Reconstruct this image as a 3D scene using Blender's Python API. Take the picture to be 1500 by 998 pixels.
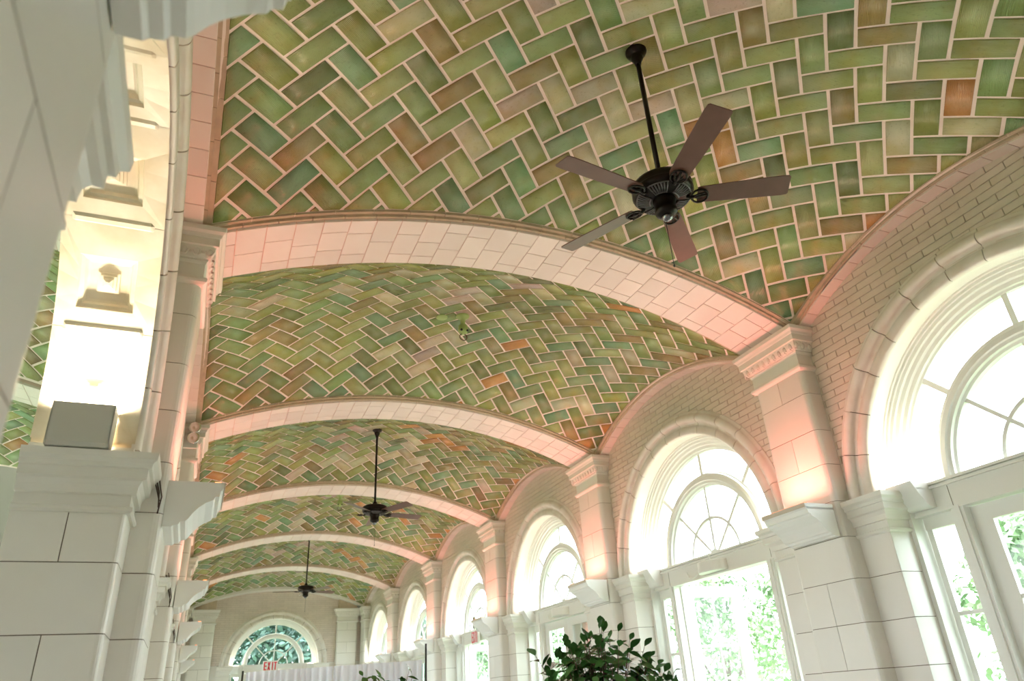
import bpy, math, random
from mathutils import Vector, Matrix
for _o in list(bpy.data.objects):
    bpy.data.objects.remove(_o, do_unlink=True)
SC = bpy.context.scene
COL = SC.collection
PI = math.pi
rnd = random.Random(7)

# ------------------------------------------------------------------ camera
F_PX, YAW, PITCH, ROLL = 1043.376, 0.4149, 0.4705, -0.0635
CAM = Vector((-2.6325, 0.0, 1.6))
_f = Vector((math.sin(YAW) * math.cos(PITCH), math.cos(YAW) * math.cos(PITCH), math.sin(PITCH)))
_r = Vector((math.cos(YAW), -math.sin(YAW), 0))
_u = _r.cross(_f)
_r2 = _r * math.cos(ROLL) + _u * math.sin(ROLL)
_u2 = -_r * math.sin(ROLL) + _u * math.cos(ROLL)
cam_data = bpy.data.cameras.new('camera')
cam = bpy.data.objects.new('camera', cam_data)
COL.objects.link(cam)
_m = Matrix((_r2, _u2, -_f)).transposed().to_4x4()
_m.translation = CAM
cam.matrix_world = _m
cam_data.sensor_width = 36.0
cam_data.sensor_fit = 'HORIZONTAL'
cam_data.lens = F_PX / 1500 * 36
cam_data.clip_start = 0.02
cam_data.clip_end = 300
cam_data.dof.use_dof = True
cam_data.dof.focus_distance = 6.5
cam_data.dof.aperture_fstop = 2.4
SC.camera = cam

# ------------------------------------------------------------------ sky, exposure
SKY = 4.0
CORBEL_W, SCOOP_W, BOX_W = 7.5, 5.0, 15.0
world = bpy.data.worlds.new('overcast_sky')
SC.world = world
world.use_nodes = True
_bg = world.node_tree.nodes['Background']
_bg.inputs[0].default_value = (0.85, 0.94, 1.0, 1)
_bg.inputs[1].default_value = SKY
SC.view_settings.view_transform = 'Standard'
SC.view_settings.look = 'None'
SC.view_settings.exposure = 1.3
SC.view_settings.gamma = 1.0
SC.view_settings.use_curve_mapping = False
SC.cycles.max_bounces = 8
SC.cycles.diffuse_bounces = 7
SC.cycles.glossy_bounces = 3
SC.cycles.transmission_bounces = 4
SC.cycles.transparent_max_bounces = 12
SC.cycles.use_denoising = True
SC.cycles.caustics_reflective = False
SC.cycles.caustics_refractive = False

# ------------------------------------------------------------------ dimensions
Y0, BAY = 1.0126, 4.5
W = 3.13                      # half width of the hall, wall face to wall face
def YK(k): return Y0 + k * BAY            # transverse ribs / pilasters
def YB(i): return Y0 + (i - 0.5) * BAY    # bay centres, bay 1 between rib 0 and rib 1
YEND = 28.1
YBACK = -3.6
ZS = 3.14                     # springing of the wall arches
RIB_R, RIB_Z = 7.16, 5.67
VX, VY, VZ = 7.00, 4.03, 6.19
BAND_R, BAND_Z = 3.7, 5.50
def sag(d, R): return R - math.sqrt(R * R - d * d)
def vault_z(x, y): return VZ - sag(x, VX) - sag(y, VY)
def rib_z(x): return RIB_Z - sag(x, RIB_R)
def band_z(y): return BAND_Z - sag(y, BAND_R)
HX, HY = 2.925, 1.83           # half size of a vault in plan

# ------------------------------------------------------------------ materials
def new_mat(name):
    m = bpy.data.materials.new(name); m.use_nodes = True
    nt = m.node_tree
    return m, nt, nt.nodes['Principled BSDF']
def N(nt, t, **kw):
    n = nt.nodes.new(t)
    for k, v in kw.items(): setattr(n, k, v)
    return n
def mixrgb(nt, mode, fac, a, b):
    n = N(nt, 'ShaderNodeMix', data_type='RGBA', blend_type=mode)
    for sock, v in ((n.inputs[0], fac), (n.inputs[6], a), (n.inputs[7], b)):
        if hasattr(v, 'is_linked') or hasattr(v, 'links'): nt.links.new(v, sock)
        elif isinstance(v, (int, float)): sock.default_value = v
        else: sock.default_value = (*v, 1) if len(v) == 3 else v
    return n.outputs[2]
def noise_ramp(nt, vec, scale, p0, p1, detail=4):
    n = N(nt, 'ShaderNodeTexNoise'); n.inputs['Scale'].default_value = scale; n.inputs['Detail'].default_value = detail
    if vec is not None: nt.links.new(vec, n.inputs['Vector'])
    r = N(nt, 'ShaderNodeMapRange'); r.inputs[1].default_value = p0; r.inputs[2].default_value = p1
    nt.links.new(n.outputs['Fac'], r.inputs[0])
    return r.outputs[0]
def plain(name, col, rough=0.5, metal=0.0, var=0.0, scale=3.0, dark=None, bump=0.0, bscale=40, spec=0.5, rand=0.0):
    m, nt, b = new_mat(name)
    b.inputs['Roughness'].default_value = rough
    b.inputs['Metallic'].default_value = metal
    b.inputs['Specular IOR Level'].default_value = spec
    c = None
    co = N(nt, 'ShaderNodeTexCoord').outputs['Object'] if (var or bump) else None
    if var:
        d = dark or tuple(x * 0.55 for x in col)
        f = noise_ramp(nt, co, scale, 0.35, 0.75)
        mul = N(nt, 'ShaderNodeMath', operation='MULTIPLY'); nt.links.new(f, mul.inputs[0]); mul.inputs[1].default_value = var
        c = mixrgb(nt, 'MIX', mul.outputs[0], col, d)
    if rand:
        oi = N(nt, 'ShaderNodeObjectInfo')
        geo = N(nt, 'ShaderNodeNewGeometry')
        ad = N(nt, 'ShaderNodeMath', operation='ADD'); nt.links.new(oi.outputs['Random'], ad.inputs[0]); nt.links.new(geo.outputs['Random Per Island'], ad.inputs[1])
        fr = N(nt, 'ShaderNodeMath', operation='FRACT'); nt.links.new(ad.outputs[0], fr.inputs[0])
        mr = N(nt, 'ShaderNodeMapRange'); nt.links.new(fr.outputs[0], mr.inputs[0])
        mr.inputs[3].default_value = 1 - rand; mr.inputs[4].default_value = 1 + rand * 0.4
        hv = N(nt, 'ShaderNodeHueSaturation'); nt.links.new(mr.outputs[0], hv.inputs['Value'])
        if c is None: hv.inputs['Color'].default_value = (*col, 1)
        else: nt.links.new(c, hv.inputs['Color'])
        c = hv.outputs[0]
    if c is None: b.inputs['Base Color'].default_value = (*col, 1)
    else: nt.links.new(c, b.inputs['Base Color'])
    if bump:
        n = N(nt, 'ShaderNodeTexNoise'); n.inputs['Scale'].default_value = bscale; nt.links.new(co, n.inputs['Vector'])
        bp = N(nt, 'ShaderNodeBump'); bp.inputs['Strength'].default_value = bump; bp.inputs['Distance'].default_value = 0.01
        nt.links.new(n.outputs['Fac'], bp.inputs['Height']); nt.links.new(bp.outputs[0], b.inputs['Normal'])
    return m
def emit(name, col, s):
    m = bpy.data.materials.new(name); m.use_nodes = True; nt = m.node_tree
    nt.nodes.clear()
    e = N(nt, 'ShaderNodeEmission'); e.inputs[0].default_value = (*col, 1); e.inputs[1].default_value = s
    o = N(nt, 'ShaderNodeOutputMaterial'); nt.links.new(e.outputs[0], o.inputs[0])
    return m
def glass(name, tint=(0.97, 1.0, 0.99)):
    m = bpy.data.materials.new(name); m.use_nodes = True; nt = m.node_tree; nt.nodes.clear()
    t = N(nt, 'ShaderNodeBsdfTransparent'); t.inputs[0].default_value = (*tint, 1)
    g = N(nt, 'ShaderNodeBsdfGlossy'); g.inputs['Roughness'].default_value = 0.03
    fr = N(nt, 'ShaderNodeFresnel'); fr.inputs[0].default_value = 1.45
    mx = N(nt, 'ShaderNodeMixShader'); o = N(nt, 'ShaderNodeOutputMaterial')
    nt.links.new(fr.outputs[0], mx.inputs[0]); nt.links.new(t.outputs[0], mx.inputs[1]); nt.links.new(g.outputs[0], mx.inputs[2]); nt.links.new(mx.outputs[0], o.inputs[0])
    return m
def tile_mat(name, attr):
    m, nt, b = new_mat(name)
    if attr:
        a = N(nt, 'ShaderNodeAttribute', attribute_name='tile_colour'); base = a.outputs['Color']
    else:
        base = N(nt, 'ShaderNodeObjectInfo').outputs['Color']
    co = N(nt, 'ShaderNodeTexCoord')
    uv = co.outputs['UV']
    f1 = noise_ramp(nt, co.outputs['Object'], 4.0, 0.42, 0.70, 3)
    c = mixrgb(nt, 'MULTIPLY', f1, base, (0.88, 0.80, 0.58))
    f2 = noise_ramp(nt, co.outputs['Object'], 2.3, 0.52, 0.78, 2)
    c = mixrgb(nt, 'MIX', N_mul(nt, f2, 0.45), c, (0.38, 0.45, 0.34))
    f3 = noise_ramp(nt, co.outputs['Object'], 45.0, 0.60, 0.75, 2)
    c = mixrgb(nt, 'MULTIPLY', N_mul(nt, f3, 0.35), c, (0.4, 0.42, 0.3))
    nt.links.new(c, b.inputs['Base Color'])
    b.inputs['Roughness'].default_value = 0.22
    b.inputs['Specular IOR Level'].default_value = 0.75
    # combed ridges in the glaze
    wv = N(nt, 'ShaderNodeTexWave', wave_type='BANDS', bands_direction='Y')
    wv.inputs['Scale'].default_value = 32.0; wv.inputs['Distortion'].default_value = 1.2; wv.inputs['Detail'].default_value = 2; wv.inputs['Detail Scale'].default_value = 3
    nt.links.new(uv, wv.inputs['Vector'])
    ns = N(nt, 'ShaderNodeTexNoise'); ns.inputs['Scale'].default_value = 9.0; nt.links.new(co.outputs['Object'], ns.inputs['Vector'])
    ad = N(nt, 'ShaderNodeMath', operation='MULTIPLY_ADD'); nt.links.new(ns.outputs['Fac'], ad.inputs[0]); ad.inputs[1].default_value = 2.5; nt.links.new(wv.outputs['Fac'], ad.inputs[2])
    bp = N(nt, 'ShaderNodeBump'); bp.inputs['Strength'].default_value = 1.0; bp.inputs['Distance'].default_value = 0.0019
    nt.links.new(ad.outputs[0], bp.inputs['Height']); nt.links.new(bp.outputs[0], b.inputs['Normal'])
    return m
def N_mul(nt, s, k):
    n = N(nt, 'ShaderNodeMath', operation='MULTIPLY'); nt.links.new(s, n.inputs[0]); n.inputs[1].default_value = k
    return n.outputs[0]

M_TILE = tile_mat('glazed_tile', False)
M_TILEJ = tile_mat('glazed_tile_joined', True)
M_GROUT = plain('pink_grout', (0.88, 0.76, 0.70), 0.8, var=0.25, scale=6, dark=(0.72, 0.55, 0.48))
M_CREAM = plain('cream_glazed_terracotta', (0.80, 0.78, 0.735), 0.32, var=0.3, scale=2.2, dark=(0.72, 0.67, 0.59), rand=0.06, bump=0.08, bscale=7)
M_STAIN = plain('stained_terracotta', (0.80, 0.76, 0.71), 0.35, var=0.5, scale=5.0, dark=(0.62, 0.52, 0.42), rand=0.06)
M_COFFER = plain('cream_coffer_terracotta', (0.80, 0.74, 0.62), 0.4, var=0.75, scale=4.0, dark=(0.62, 0.48, 0.30))
M_RIB = plain('blush_soffit_tile', (0.86, 0.79, 0.75), 0.42, var=0.35, scale=3.0, dark=(0.78, 0.66, 0.60), rand=0.09)
M_RIBJ = plain('blush_mortar', (0.78, 0.60, 0.54), 0.8)
M_COURSE = plain('tan_brick_course', (0.60, 0.49, 0.36), 0.6, var=0.5, scale=8)
M_BRICK = plain('tan_glazed_brick', (0.74, 0.65, 0.58), 0.35, var=0.2, scale=2.0, rand=0.05)
M_BRICKJ = plain('brick_mortar', (0.44, 0.37, 0.32), 0.9)
M_JOINT = plain('dark_joint', (0.20, 0.16, 0.12), 0.9)
M_PAINT = plain('white_paint', (0.80, 0.80, 0.76), 0.38)
M_WHITE = plain('bright_white_paint', (0.86, 0.86, 0.85), 0.45)
M_TAUPE = plain('taupe_fascia', (0.62, 0.55, 0.46), 0.5)
M_GREYBOX = plain('grey_enamel', (0.52, 0.51, 0.47), 0.45)
M_GLASS = glass('window_glass')
M_BRONZE = plain('dark_bronze', (0.018, 0.014, 0.012), 0.32, metal=0.7)
M_BLADE = plain('brown_wood_blade', (0.16, 0.075, 0.055), 0.38, var=0.4, scale=8)
M_CHROME = plain('chrome', (0.8, 0.8, 0.8), 0.12, metal=1.0)
M_GREENP = plain('green_paint', (0.34, 0.48, 0.17), 0.4)
M_BLACK = plain('black_metal', (0.02, 0.02, 0.02), 0.45)
M_CABLE = plain('dark_cable', (0.06, 0.03, 0.02), 0.5)
M_LEAF = plain('camellia_leaf', (0.075, 0.215, 0.055), 0.25, var=0.5, scale=9, dark=(0.035, 0.11, 0.03), rand=0.5)
M_STEM = plain('brown_stem', (0.10, 0.06, 0.03), 0.7)
M_PETAL = plain('white_petal', (0.85, 0.84, 0.80), 0.5)
M_CLOTH = plain('white_cloth', (0.80, 0.82, 0.90), 0.8)
M_SIGN = plain('sign_white', (0.85, 0.85, 0.83), 0.4)
M_RED = plain('sign_red', (0.75, 0.02, 0.04), 0.4)
M_FLOOR = plain('floor_terrazzo', (0.52, 0.47, 0.42), 0.4, var=0.4, scale=1.5)
M_PLASTER = plain('plaster', (0.74, 0.69, 0.62), 0.7)
M_ROOF = plain('roof_slab', (0.4, 0.38, 0.36), 0.8)
M_GRASS = plain('lawn', (0.30, 0.42, 0.20), 0.9, var=0.5, scale=0.4)
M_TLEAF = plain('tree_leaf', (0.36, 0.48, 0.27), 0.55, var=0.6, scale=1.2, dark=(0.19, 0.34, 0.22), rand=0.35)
M_TLEAFD = plain('dark_tree_leaf', (0.085, 0.17, 0.12), 0.6, var=0.6, scale=1.2, dark=(0.05, 0.10, 0.10), rand=0.35)  # darker blue-green leaves, for the trees beyond the end wall
M_BARK = plain('bark', (0.14, 0.10, 0.07), 0.9)
M_LED = emit('salmon_led', (1.0, 0.25, 0.09), 1.6)
M_WARM = emit('warm_lamp', (1.0, 0.80, 0.50), 18)

# ------------------------------------------------------------------ mesh helpers
class MB:
    def __init__(s): s.v = []; s.f = []; s.sm = []
    def add(s, vs, fs, smooth=False):
        o = len(s.v); s.v += [tuple(p) for p in vs]
        for f in fs: s.f.append([i + o for i in f]); s.sm.append(smooth)
        return s
    def box(s, x0, x1, y0, y1, z0, z1, c=0.0):
        if c <= 0:
            vs = [(x, y, z) for x in (x0, x1) for y in (y0, y1) for z in (z0, z1)]
            return s.add(vs, [(0, 1, 3, 2), (4, 6, 7, 5), (0, 4, 5, 1), (2, 3, 7, 6), (0, 2, 6, 4), (1, 5, 7, 3)])
        c = min(c, (x1 - x0) / 2.01, (y1 - y0) / 2.01, (z1 - z0) / 2.01)
        X, Y, Z = (x0, x1), (y0, y1), (z0, z1)
        vs = []; ix = {}
        for i in (0, 1):
            for j in (0, 1):
                for k in (0, 1):
                    sx, sy, sz = 1 - 2 * i, 1 - 2 * j, 1 - 2 * k
                    for a, d in (('x', (0, c, c)), ('y', (c, 0, c)), ('z', (c, c, 0))):
                        ix[i, j, k, a] = len(vs); vs.append((X[i] + sx * d[0], Y[j] + sy * d[1], Z[k] + sz * d[2]))
        fs = []
        for i in (0, 1):
            q = [ix[i, j, k, 'x'] for j, k in ((0, 0), (0, 1), (1, 1), (1, 0))]; fs.append(q if i == 0 else q[::-1])
            q = [ix[j, i, k, 'y'] for j, k in ((0, 0), (1, 0), (1, 1), (0, 1))]; fs.append(q if i == 0 else q[::-1])
            q = [ix[j, k, i, 'z'] for j, k in ((0, 0), (0, 1), (1, 1), (1, 0))]; fs.append(q if i == 0 else q[::-1])
        for i in (0, 1):
            for j in (0, 1):
                fs.append([ix[i, j, 0, 'x'], ix[i, j, 0, 'y'], ix[i, j, 1, 'y'], ix[i, j, 1, 'x']])
                fs.append([ix[i, 0, j, 'x'], ix[i, 0, j, 'z'], ix[i, 1, j, 'z'], ix[i, 1, j, 'x']])
                fs.append([ix[0, i, j, 'y'], ix[0, i, j, 'z'], ix[1, i, j, 'z'], ix[1, i, j, 'y']])
                for k in (0, 1): fs.append([ix[i, j, k, 'x'], ix[i, j, k, 'y'], ix[i, j, k, 'z']])
        return s.add(vs, fs)
    def grid(s, rows, closed_u=False, closed_v=False, smooth=False, flip=False):
        n, m = len(rows), len(rows[0])
        vs = [p for r in rows for p in r]; fs = []
        for i in range(n if closed_v else n - 1):
            for j in range(m if closed_u else m - 1):
                a, b = i * m + j, i * m + (j + 1) % m
                c, d = ((i + 1) % n) * m + (j + 1) % m, ((i + 1) % n) * m + j
                fs.append((a, d, c, b) if flip else (a, b, c, d))
        return s.add(vs, fs, smooth)
    def lathe(s, prof, n=24, c=(0, 0, 0), smooth=True, ax='z'):
        rows = []
        for r, z in prof:
            row = []
            for i in range(n):
                a = 2 * PI * i / n
                x, y = r * math.cos(a), r * math.sin(a)
                row.append({'z': (c[0] + x, c[1] + y, c[2] + z), 'x': (c[0] + z, c[1] + x, c[2] + y), 'y': (c[0] + y, c[1] + z, c[2] + x)}[ax])
            rows.append(row)
        s.grid(rows, closed_u=True, smooth=smooth)
        o = len(s.v)
        s.f.append(list(range(o - n, o))); s.sm.append(False)
        s.f.append(list(range(o - len(prof) * n, o - len(prof) * n + n))[::-1]); s.sm.append(False)
        return s
    def tube(s, pts, r, n=8, smooth=True):
        P = [Vector(p) for p in pts]; rows = []
        rr = r if isinstance(r, (list, tuple)) else [r] * len(P)
        up = None
        for i, p in enumerate(P):
            t = (P[min(i + 1, len(P) - 1)] - P[max(i - 1, 0)]).normalized()
            if up is None:
                up = Vector((0, 0, 1)) if abs(t.z) < 0.9 else Vector((1, 0, 0))
            a = t.cross(up).normalized(); b = a.cross(t).normalized(); up = b
            rows.append([tuple(p + a * rr[i] * math.cos(2 * PI * k / n) + b * rr[i] * math.sin(2 * PI * k / n)) for k in range(n)])
        s.grid(rows, closed_u=True, smooth=smooth)
        o = len(s.v); s.f.append(list(range(o - n, o))); s.sm.append(False)
        s.f.append(list(range(o - len(P) * n, o - len(P) * n + n))[::-1]); s.sm.append(False)
        return s
    def prism(s, poly, z0, z1, ax='z'):
        n = len(poly)
        mp = {'z': lambda a, b, h: (a, b, h), 'y': lambda a, b, h: (a, h, b), 'x': lambda a, b, h: (h, a, b)}[ax]
        vs = [mp(a, b, z0) for a, b in poly] + [mp(a, b, z1) for a, b in poly]
        fs = [tuple(range(n)), tuple(range(n, 2 * n))] + [(i, (i + 1) % n, n + (i + 1) % n, n + i) for i in range(n)]
        return s.add(vs, fs)
    def mir(s, axis):
        s.v = [tuple(-c if k == axis else c for k, c in enumerate(p)) for p in s.v]
        s.f = [f[::-1] for f in s.f]
        return s
    def mesh(s, name, mat, fix=True):
        me = bpy.data.meshes.new(name); me.from_pydata(s.v, [], s.f)
        me.polygons.foreach_set('use_smooth', s.sm)
        if fix:
            import bmesh
            bm = bmesh.new(); bm.from_mesh(me); bmesh.ops.recalc_face_normals(bm, faces=bm.faces); bm.to_mesh(me); bm.free()
        me.materials.append(mat)
        return me
def link(name, me, parent=None, loc=(0, 0, 0), rz=0.0, kind=None, rot=None, scale=None):
    o = bpy.data.objects.new(name, me); COL.objects.link(o)
    o.location = loc
    o.rotation_euler = rot if rot else (0, 0, rz)
    if scale: o.scale = scale
    if parent: o.parent = parent
    if kind: o['kind'] = kind
    return o
def tag(o, label=None, cat=None, group=None, kind=None):
    if label: o['label'] = label
    if cat: o['category'] = cat
    if group: o['group'] = group
    if kind: o['kind'] = kind
    return o
def thing(name, label, cat, loc, rz=0.0, group=None, kind=None, me=None):
    return tag(link(name, me, None, loc, rz), label, cat, group, kind)
def lamp(name, loc, col, watts, size, direction=(0, 0, 1), parent=None, sy=None, spread=PI):
    d = bpy.data.lights.new(name, 'AREA'); d.color = col; d.energy = watts; d.size = size
    d.spread = spread
    if sy: d.shape = 'RECTANGLE'; d.size_y = sy
    o = bpy.data.objects.new(name, d); COL.objects.link(o); o.location = loc
    o.rotation_euler = Vector(direction).to_track_quat('-Z', 'Y').to_euler()
    if abs(direction[0]) < 0.05 and abs(direction[1]) < 0.05: o.rotation_euler = (PI, 0, 0)
    if parent: o.parent = parent
    return o
ORD = ['nearest', 'second', 'third', 'fourth', 'fifth', 'sixth', 'seventh']
def nth(k): return ORD[k]

# ================================================================== large structure
thing('floor', 'pale terrazzo floor of the vaulted hall', 'floor', (0, 0, 0), kind='structure',
      me=MB().box(-10.5, 3.6, YBACK - 3, YEND + 0.4, -0.12, 0).mesh('floor', M_FLOOR))
thing('ground', 'green lawn outside the arched windows', 'lawn', (0, 0, 0), kind='structure',
      me=MB().box(3.62, 60, -40, 80, -0.3, -0.13).mesh('ground', M_GRASS))
thing('ground', 'green lawn outside the side room', 'lawn', (0, 0, 0), kind='structure',
      me=MB().box(-60, -10.4, -40, 80, -0.3, -0.13).mesh('ground', M_GRASS))
thing('ground', 'green lawn beyond the end wall of the hall', 'lawn', (0, 0, 0), kind='structure',
      me=MB().box(-10.4, 3.6, YEND + 0.5, 80, -0.3, -0.13).mesh('ground', M_GRASS))
thing('roof', 'unseen flat roof slab added above the tiled vaults', 'roof', (0, 0, 0), kind='structure',  # unseen slab, added to shut sky light out above the vaults
      me=MB().box(-10.2, 3.8, YBACK - 0.5, YEND + 0.5, 6.62, 6.8).mesh('roof', M_ROOF))

# ---------------- tiled vaults
TW, TG = 0.1990, 0.0215
PAL = [((0.325, 0.345, 0.110), 6), ((0.255, 0.335, 0.130), 6), ((0.205, 0.320, 0.170), 3.2), ((0.370, 0.385, 0.160), 4),
       ((0.300, 0.245, 0.100), 2.0), ((0.200, 0.225, 0.085), 2), ((0.540, 0.270, 0.085), 0), ((0.50, 0.49, 0.33), 1.5), ((0.52, 0.43, 0.37), 0)]
def tile_colour(x, y, r):
    w = [p[1] for p in PAL]
    if x > 0.3: w[6] += 1.7; w[4] += 1.0  # more brown tiles, plus orange ones painting in the lamps' reflections
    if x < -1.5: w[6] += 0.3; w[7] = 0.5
    if abs(x) < 1.0 and abs(y) < 1.3: w[8] += 4.0; w[7] += 5.0  # pale and grey-pink tiles paint the glossy sheen at the crown
    c = r.choices([p[0] for p in PAL], w)[0]
    if c[0] < c[1]: c = (c[0] * 0.92, c[1], c[2])
    k = r.uniform(0.85, 1.2)
    return tuple(min(1, max(0, v * k * r.uniform(0.93, 1.07))) for v in c)
def clip_rect(poly, X, Y):
    for ax, lim, sg in ((0, -X, 1), (0, X, -1), (1, -Y, 1), (1, Y, -1)):
        out = []
        for i in range(len(poly)):
            a, b = poly[i], poly[(i + 1) % len(poly)]
            da, db = sg * (a[ax] - lim), sg * (b[ax] - lim)
            if da >= 0: out.append(a)
            if (da >= 0) != (db >= 0):
                t = da / (da - db); out.append((a[0] + t * (b[0] - a[0]), a[1] + t * (b[1] - a[1])))
        poly = out
        if len(poly) < 3: return []
    return poly
def area(p): return abs(sum(p[i][0] * p[(i + 1) % len(p)][1] - p[(i + 1) % len(p)][0] * p[i][1] for i in range(len(p)))) / 2
def vnorm(x, y):
    e = 1e-3
    dx = (vault_z(x + e, y) - vault_z(x - e, y)) / (2 * e); dy = (vault_z(x, y + e) - vault_z(x, y - e)) / (2 * e)
    return Vector((dx, dy, -1)).normalized()        # pointing down, into the hall
def tile_layout():
    out = []
    dx = TW * math.sqrt(2); dy = TW * math.sqrt(2)
    for n in range(-13, 14):
        for k in range(-10, 11):
            cx = -0.389 + dx * n
            cy = dy * k + (dy / 2 if n % 2 else 0.0) + 0.005
            a = PI / 4 if n % 2 == 0 else -PI / 4
            ca, sa = math.cos(a), math.sin(a)
            hl, hw = TW - TG / 2, TW / 2 - TG / 2
            quad = [(cx + ca * u - sa * v, cy + sa * u + ca * v) for u, v in ((-hl, -hw), (hl, -hw), (hl, hw), (-hl, hw))]
            p = clip_rect(quad, HX - 0.008, HY - 0.008)
            if len(p) >= 3 and area(p) > 0.0006: out.append((p, cx, cy, a, area(p)))
    return out
LAY = tile_layout()
def tile_geo(p, cx, cy, a):
    n = len(p)
    mx = sum(q[0] for q in p) / n; my = sum(q[1] for q in p) / n
    vs = []
    for q in p:
        nn = vnorm(*q); b = Vector((q[0], q[1], vault_z(*q)))
        vs.append(b - nn * 0.012)
    for q in p:
        d = Vector((mx - q[0], my - q[1])); d = d / max(d.length, 1e-4) * min(0.006, d.length * 0.3)
        x, y = q[0] + d.x, q[1] + d.y
        vs.append(Vector((x, y, vault_z(x, y))) + vnorm(x, y) * 0.009)
    vs.append(Vector((mx, my, vault_z(mx, my))) + vnorm(mx, my) * 0.009)
    fs = [(i, n + i, n + (i + 1) % n, (i + 1) % n) for i in range(n)] + [(n + i, 2 * n, n + (i + 1) % n) for i in range(n)]
    sm = [False] * n + [True] * n
    ca, sa = math.cos(a), math.sin(a)
    uv = [((v.x - cx) * ca + (v.y - cy) * sa, -(v.x - cx) * sa + (v.y - cy) * ca) for v in vs]
    return vs, fs, sm, uv
def set_uv(me, uv):
    l = me.uv_layers.new(name='UVMap')
    idx = [0] * len(me.loops); me.loops.foreach_get('vertex_index', idx)
    flat = [c for i in idx for c in uv[i]]
    l.data.foreach_set('uv', flat)
TILE_MESH = []
for (p, cx, cy, a, ar) in LAY:
    vs, fs, sm, uv = tile_geo(p, cx, cy, a)
    me = bpy.data.meshes.new('tile'); me.from_pydata([tuple(v) for v in vs], [], fs)
    me.polygons.foreach_set('use_smooth', sm); set_uv(me, uv); me.materials.append(M_TILE)
    TILE_MESH.append(me)
def joined_tiles(which, seed, x_shift=0.0):
    r = random.Random(seed); V = []; F = []; S = []; U = []; Cc = []
    for i in which:
        p, cx, cy, a, ar = LAY[i]
        vs, fs, sm, uv = tile_geo(p, cx, cy, a); o = len(V)
        V += [tuple(v) for v in vs]; F += [[j + o for j in f] for f in fs]; S += sm; U += uv
        Cc += [tile_colour(cx, cy, r)] * len(vs)
    me = bpy.data.meshes.new('tiles'); me.from_pydata(V, [], F); me.polygons.foreach_set('use_smooth', S); set_uv(me, U)
    at = me.color_attributes.new('tile_colour', 'FLOAT_COLOR', 'POINT')
    at.data.foreach_set('color', [c for col in Cc for c in (*col, 1.0)])
    me.materials.append(M_TILEJ)
    return me
def shell_mesh():
    m = MB(); nx, ny = 28, 20
    m.grid([[((i / nx * 2 - 1) * (HX + 0.03), (j / ny * 2 - 1) * (HY + 0.03),
              vault_z((i / nx * 2 - 1) * (HX + 0.03), (j / ny * 2 - 1) * (HY + 0.03))) for i in range(nx + 1)] for j in range(ny + 1)], smooth=True)
    me = bpy.data.meshes.new('ceiling'); me.from_pydata(m.v, [], [f[::-1] for f in m.f]); me.polygons.foreach_set('use_smooth', m.sm)
    me.materials.append(M_GROUT); return me
SHELL = shell_mesh()
order = sorted(range(len(LAY)), key=lambda i: -LAY[i][4])
BIG = order[:296]; SMALL = order[296:]
CEIL_DESC = {1: 'nearest vault of green herringbone tile, the one with the large ceiling fan',
             2: 'second green herringbone vault, with the small green hook at its crown',
             3: 'third green herringbone vault, from which the middle fan hangs',
             4: 'fourth herringbone tile vault, behind the middle fan',
             5: 'fifth herringbone tile vault, from which the farthest fan hangs',
             6: 'last herringbone tile vault, against the arched end wall',
             0: 'tile vault overhead behind the first rib'}
for i in (1, 2, 3, 4, 5, 6, 0):
    c = thing('ceiling', CEIL_DESC[i], 'vault', (0, YB(i), 0), kind='structure', me=SHELL)
    r = random.Random(100 + i)
    if 1 <= i <= 4:
        for t in BIG:
            o = link('tile', TILE_MESH[t], c)
            o.color = (*tile_colour(LAY[t][1], LAY[t][2], r), 1)
        if SMALL: link('edge_tiles', joined_tiles(SMALL, 300 + i), c, kind='stuff')
    else:
        link('tiles', joined_tiles(range(len(LAY)), 300 + i), c, kind='stuff')
XL = -W - 0.55 - W            # centre line of the neighbouring room
ROOMTILES = joined_tiles(range(len(LAY)), 77)
for i in (1, 2, 3):
    c = thing('ceiling', 'green herringbone vault of the side room, %s seen through the left arch' % nth(i - 1), 'vault', (XL, YB(i), 0), kind='structure', me=SHELL)
    link('tiles', ROOMTILES, c, kind='stuff')

# ---------------- transverse ribs
def arc_block(x0, x1, y0, y1, zfun, h, n=2, ax='x', c=0.0):
    """a curved slab whose soffit follows zfun(along); soffit inset by c at the joints"""
    m = MB(); rows = []
    for i in range(n + 1):
        t = x0 + (x1 - x0) * i / n
        z = zfun(t)
        ring = [(y0, z + h), (y0, z + c), (y0 + c, z), (y1 - c, z), (y1, z + c), (y1, z + h)] if c else [(y0, z + h), (y0, z), (y1, z), (y1, z + h)]
        rows.append([(t, b, zz) if ax == 'x' else (b, t, zz) for b, zz in ring])
    m.grid(rows, closed_u=True)
    k = len(rows[0]); o = len(m.v)
    m.f.append(list(range(o - k, o))); m.sm.append(False)
    m.f.append(list(range(o - k * (n + 1), o - k * n))); m.sm.append(False)
    return m
RX = 2.96
RIB_CORE = arc_block(-RX, RX, -0.355, 0.355, lambda x: rib_z(x) + 0.010, 0.75, 24).mesh('rib', M_RIBJ)
RIB_STONES = []
_n = 26; _splits = [(0.27, 0.74), (0.50,), (0.30, 0.78), (0.46, 0.80), (0.24, 0.62)]
_rr = random.Random(5)
for i in range(_n):
    a0 = -RX + 2 * RX * i / _n; a1 = a0 + 2 * RX / _n
    sp = [0] + [min(0.9, max(0.1, s + _rr.uniform(-0.03, 0.03))) for s in _splits[i % 5]] + [1]
    for j in range(len(sp) - 1):
        b0 = -0.36 + 0.72 * sp[j]; b1 = -0.36 + 0.72 * sp[j + 1]
        RIB_STONES.append(arc_block(a0 + 0.004, a1 - 0.004, b0 + 0.004, b1 - 0.004, rib_z, 0.03, 1, c=0.003).mesh('stone', M_RIB))
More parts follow.
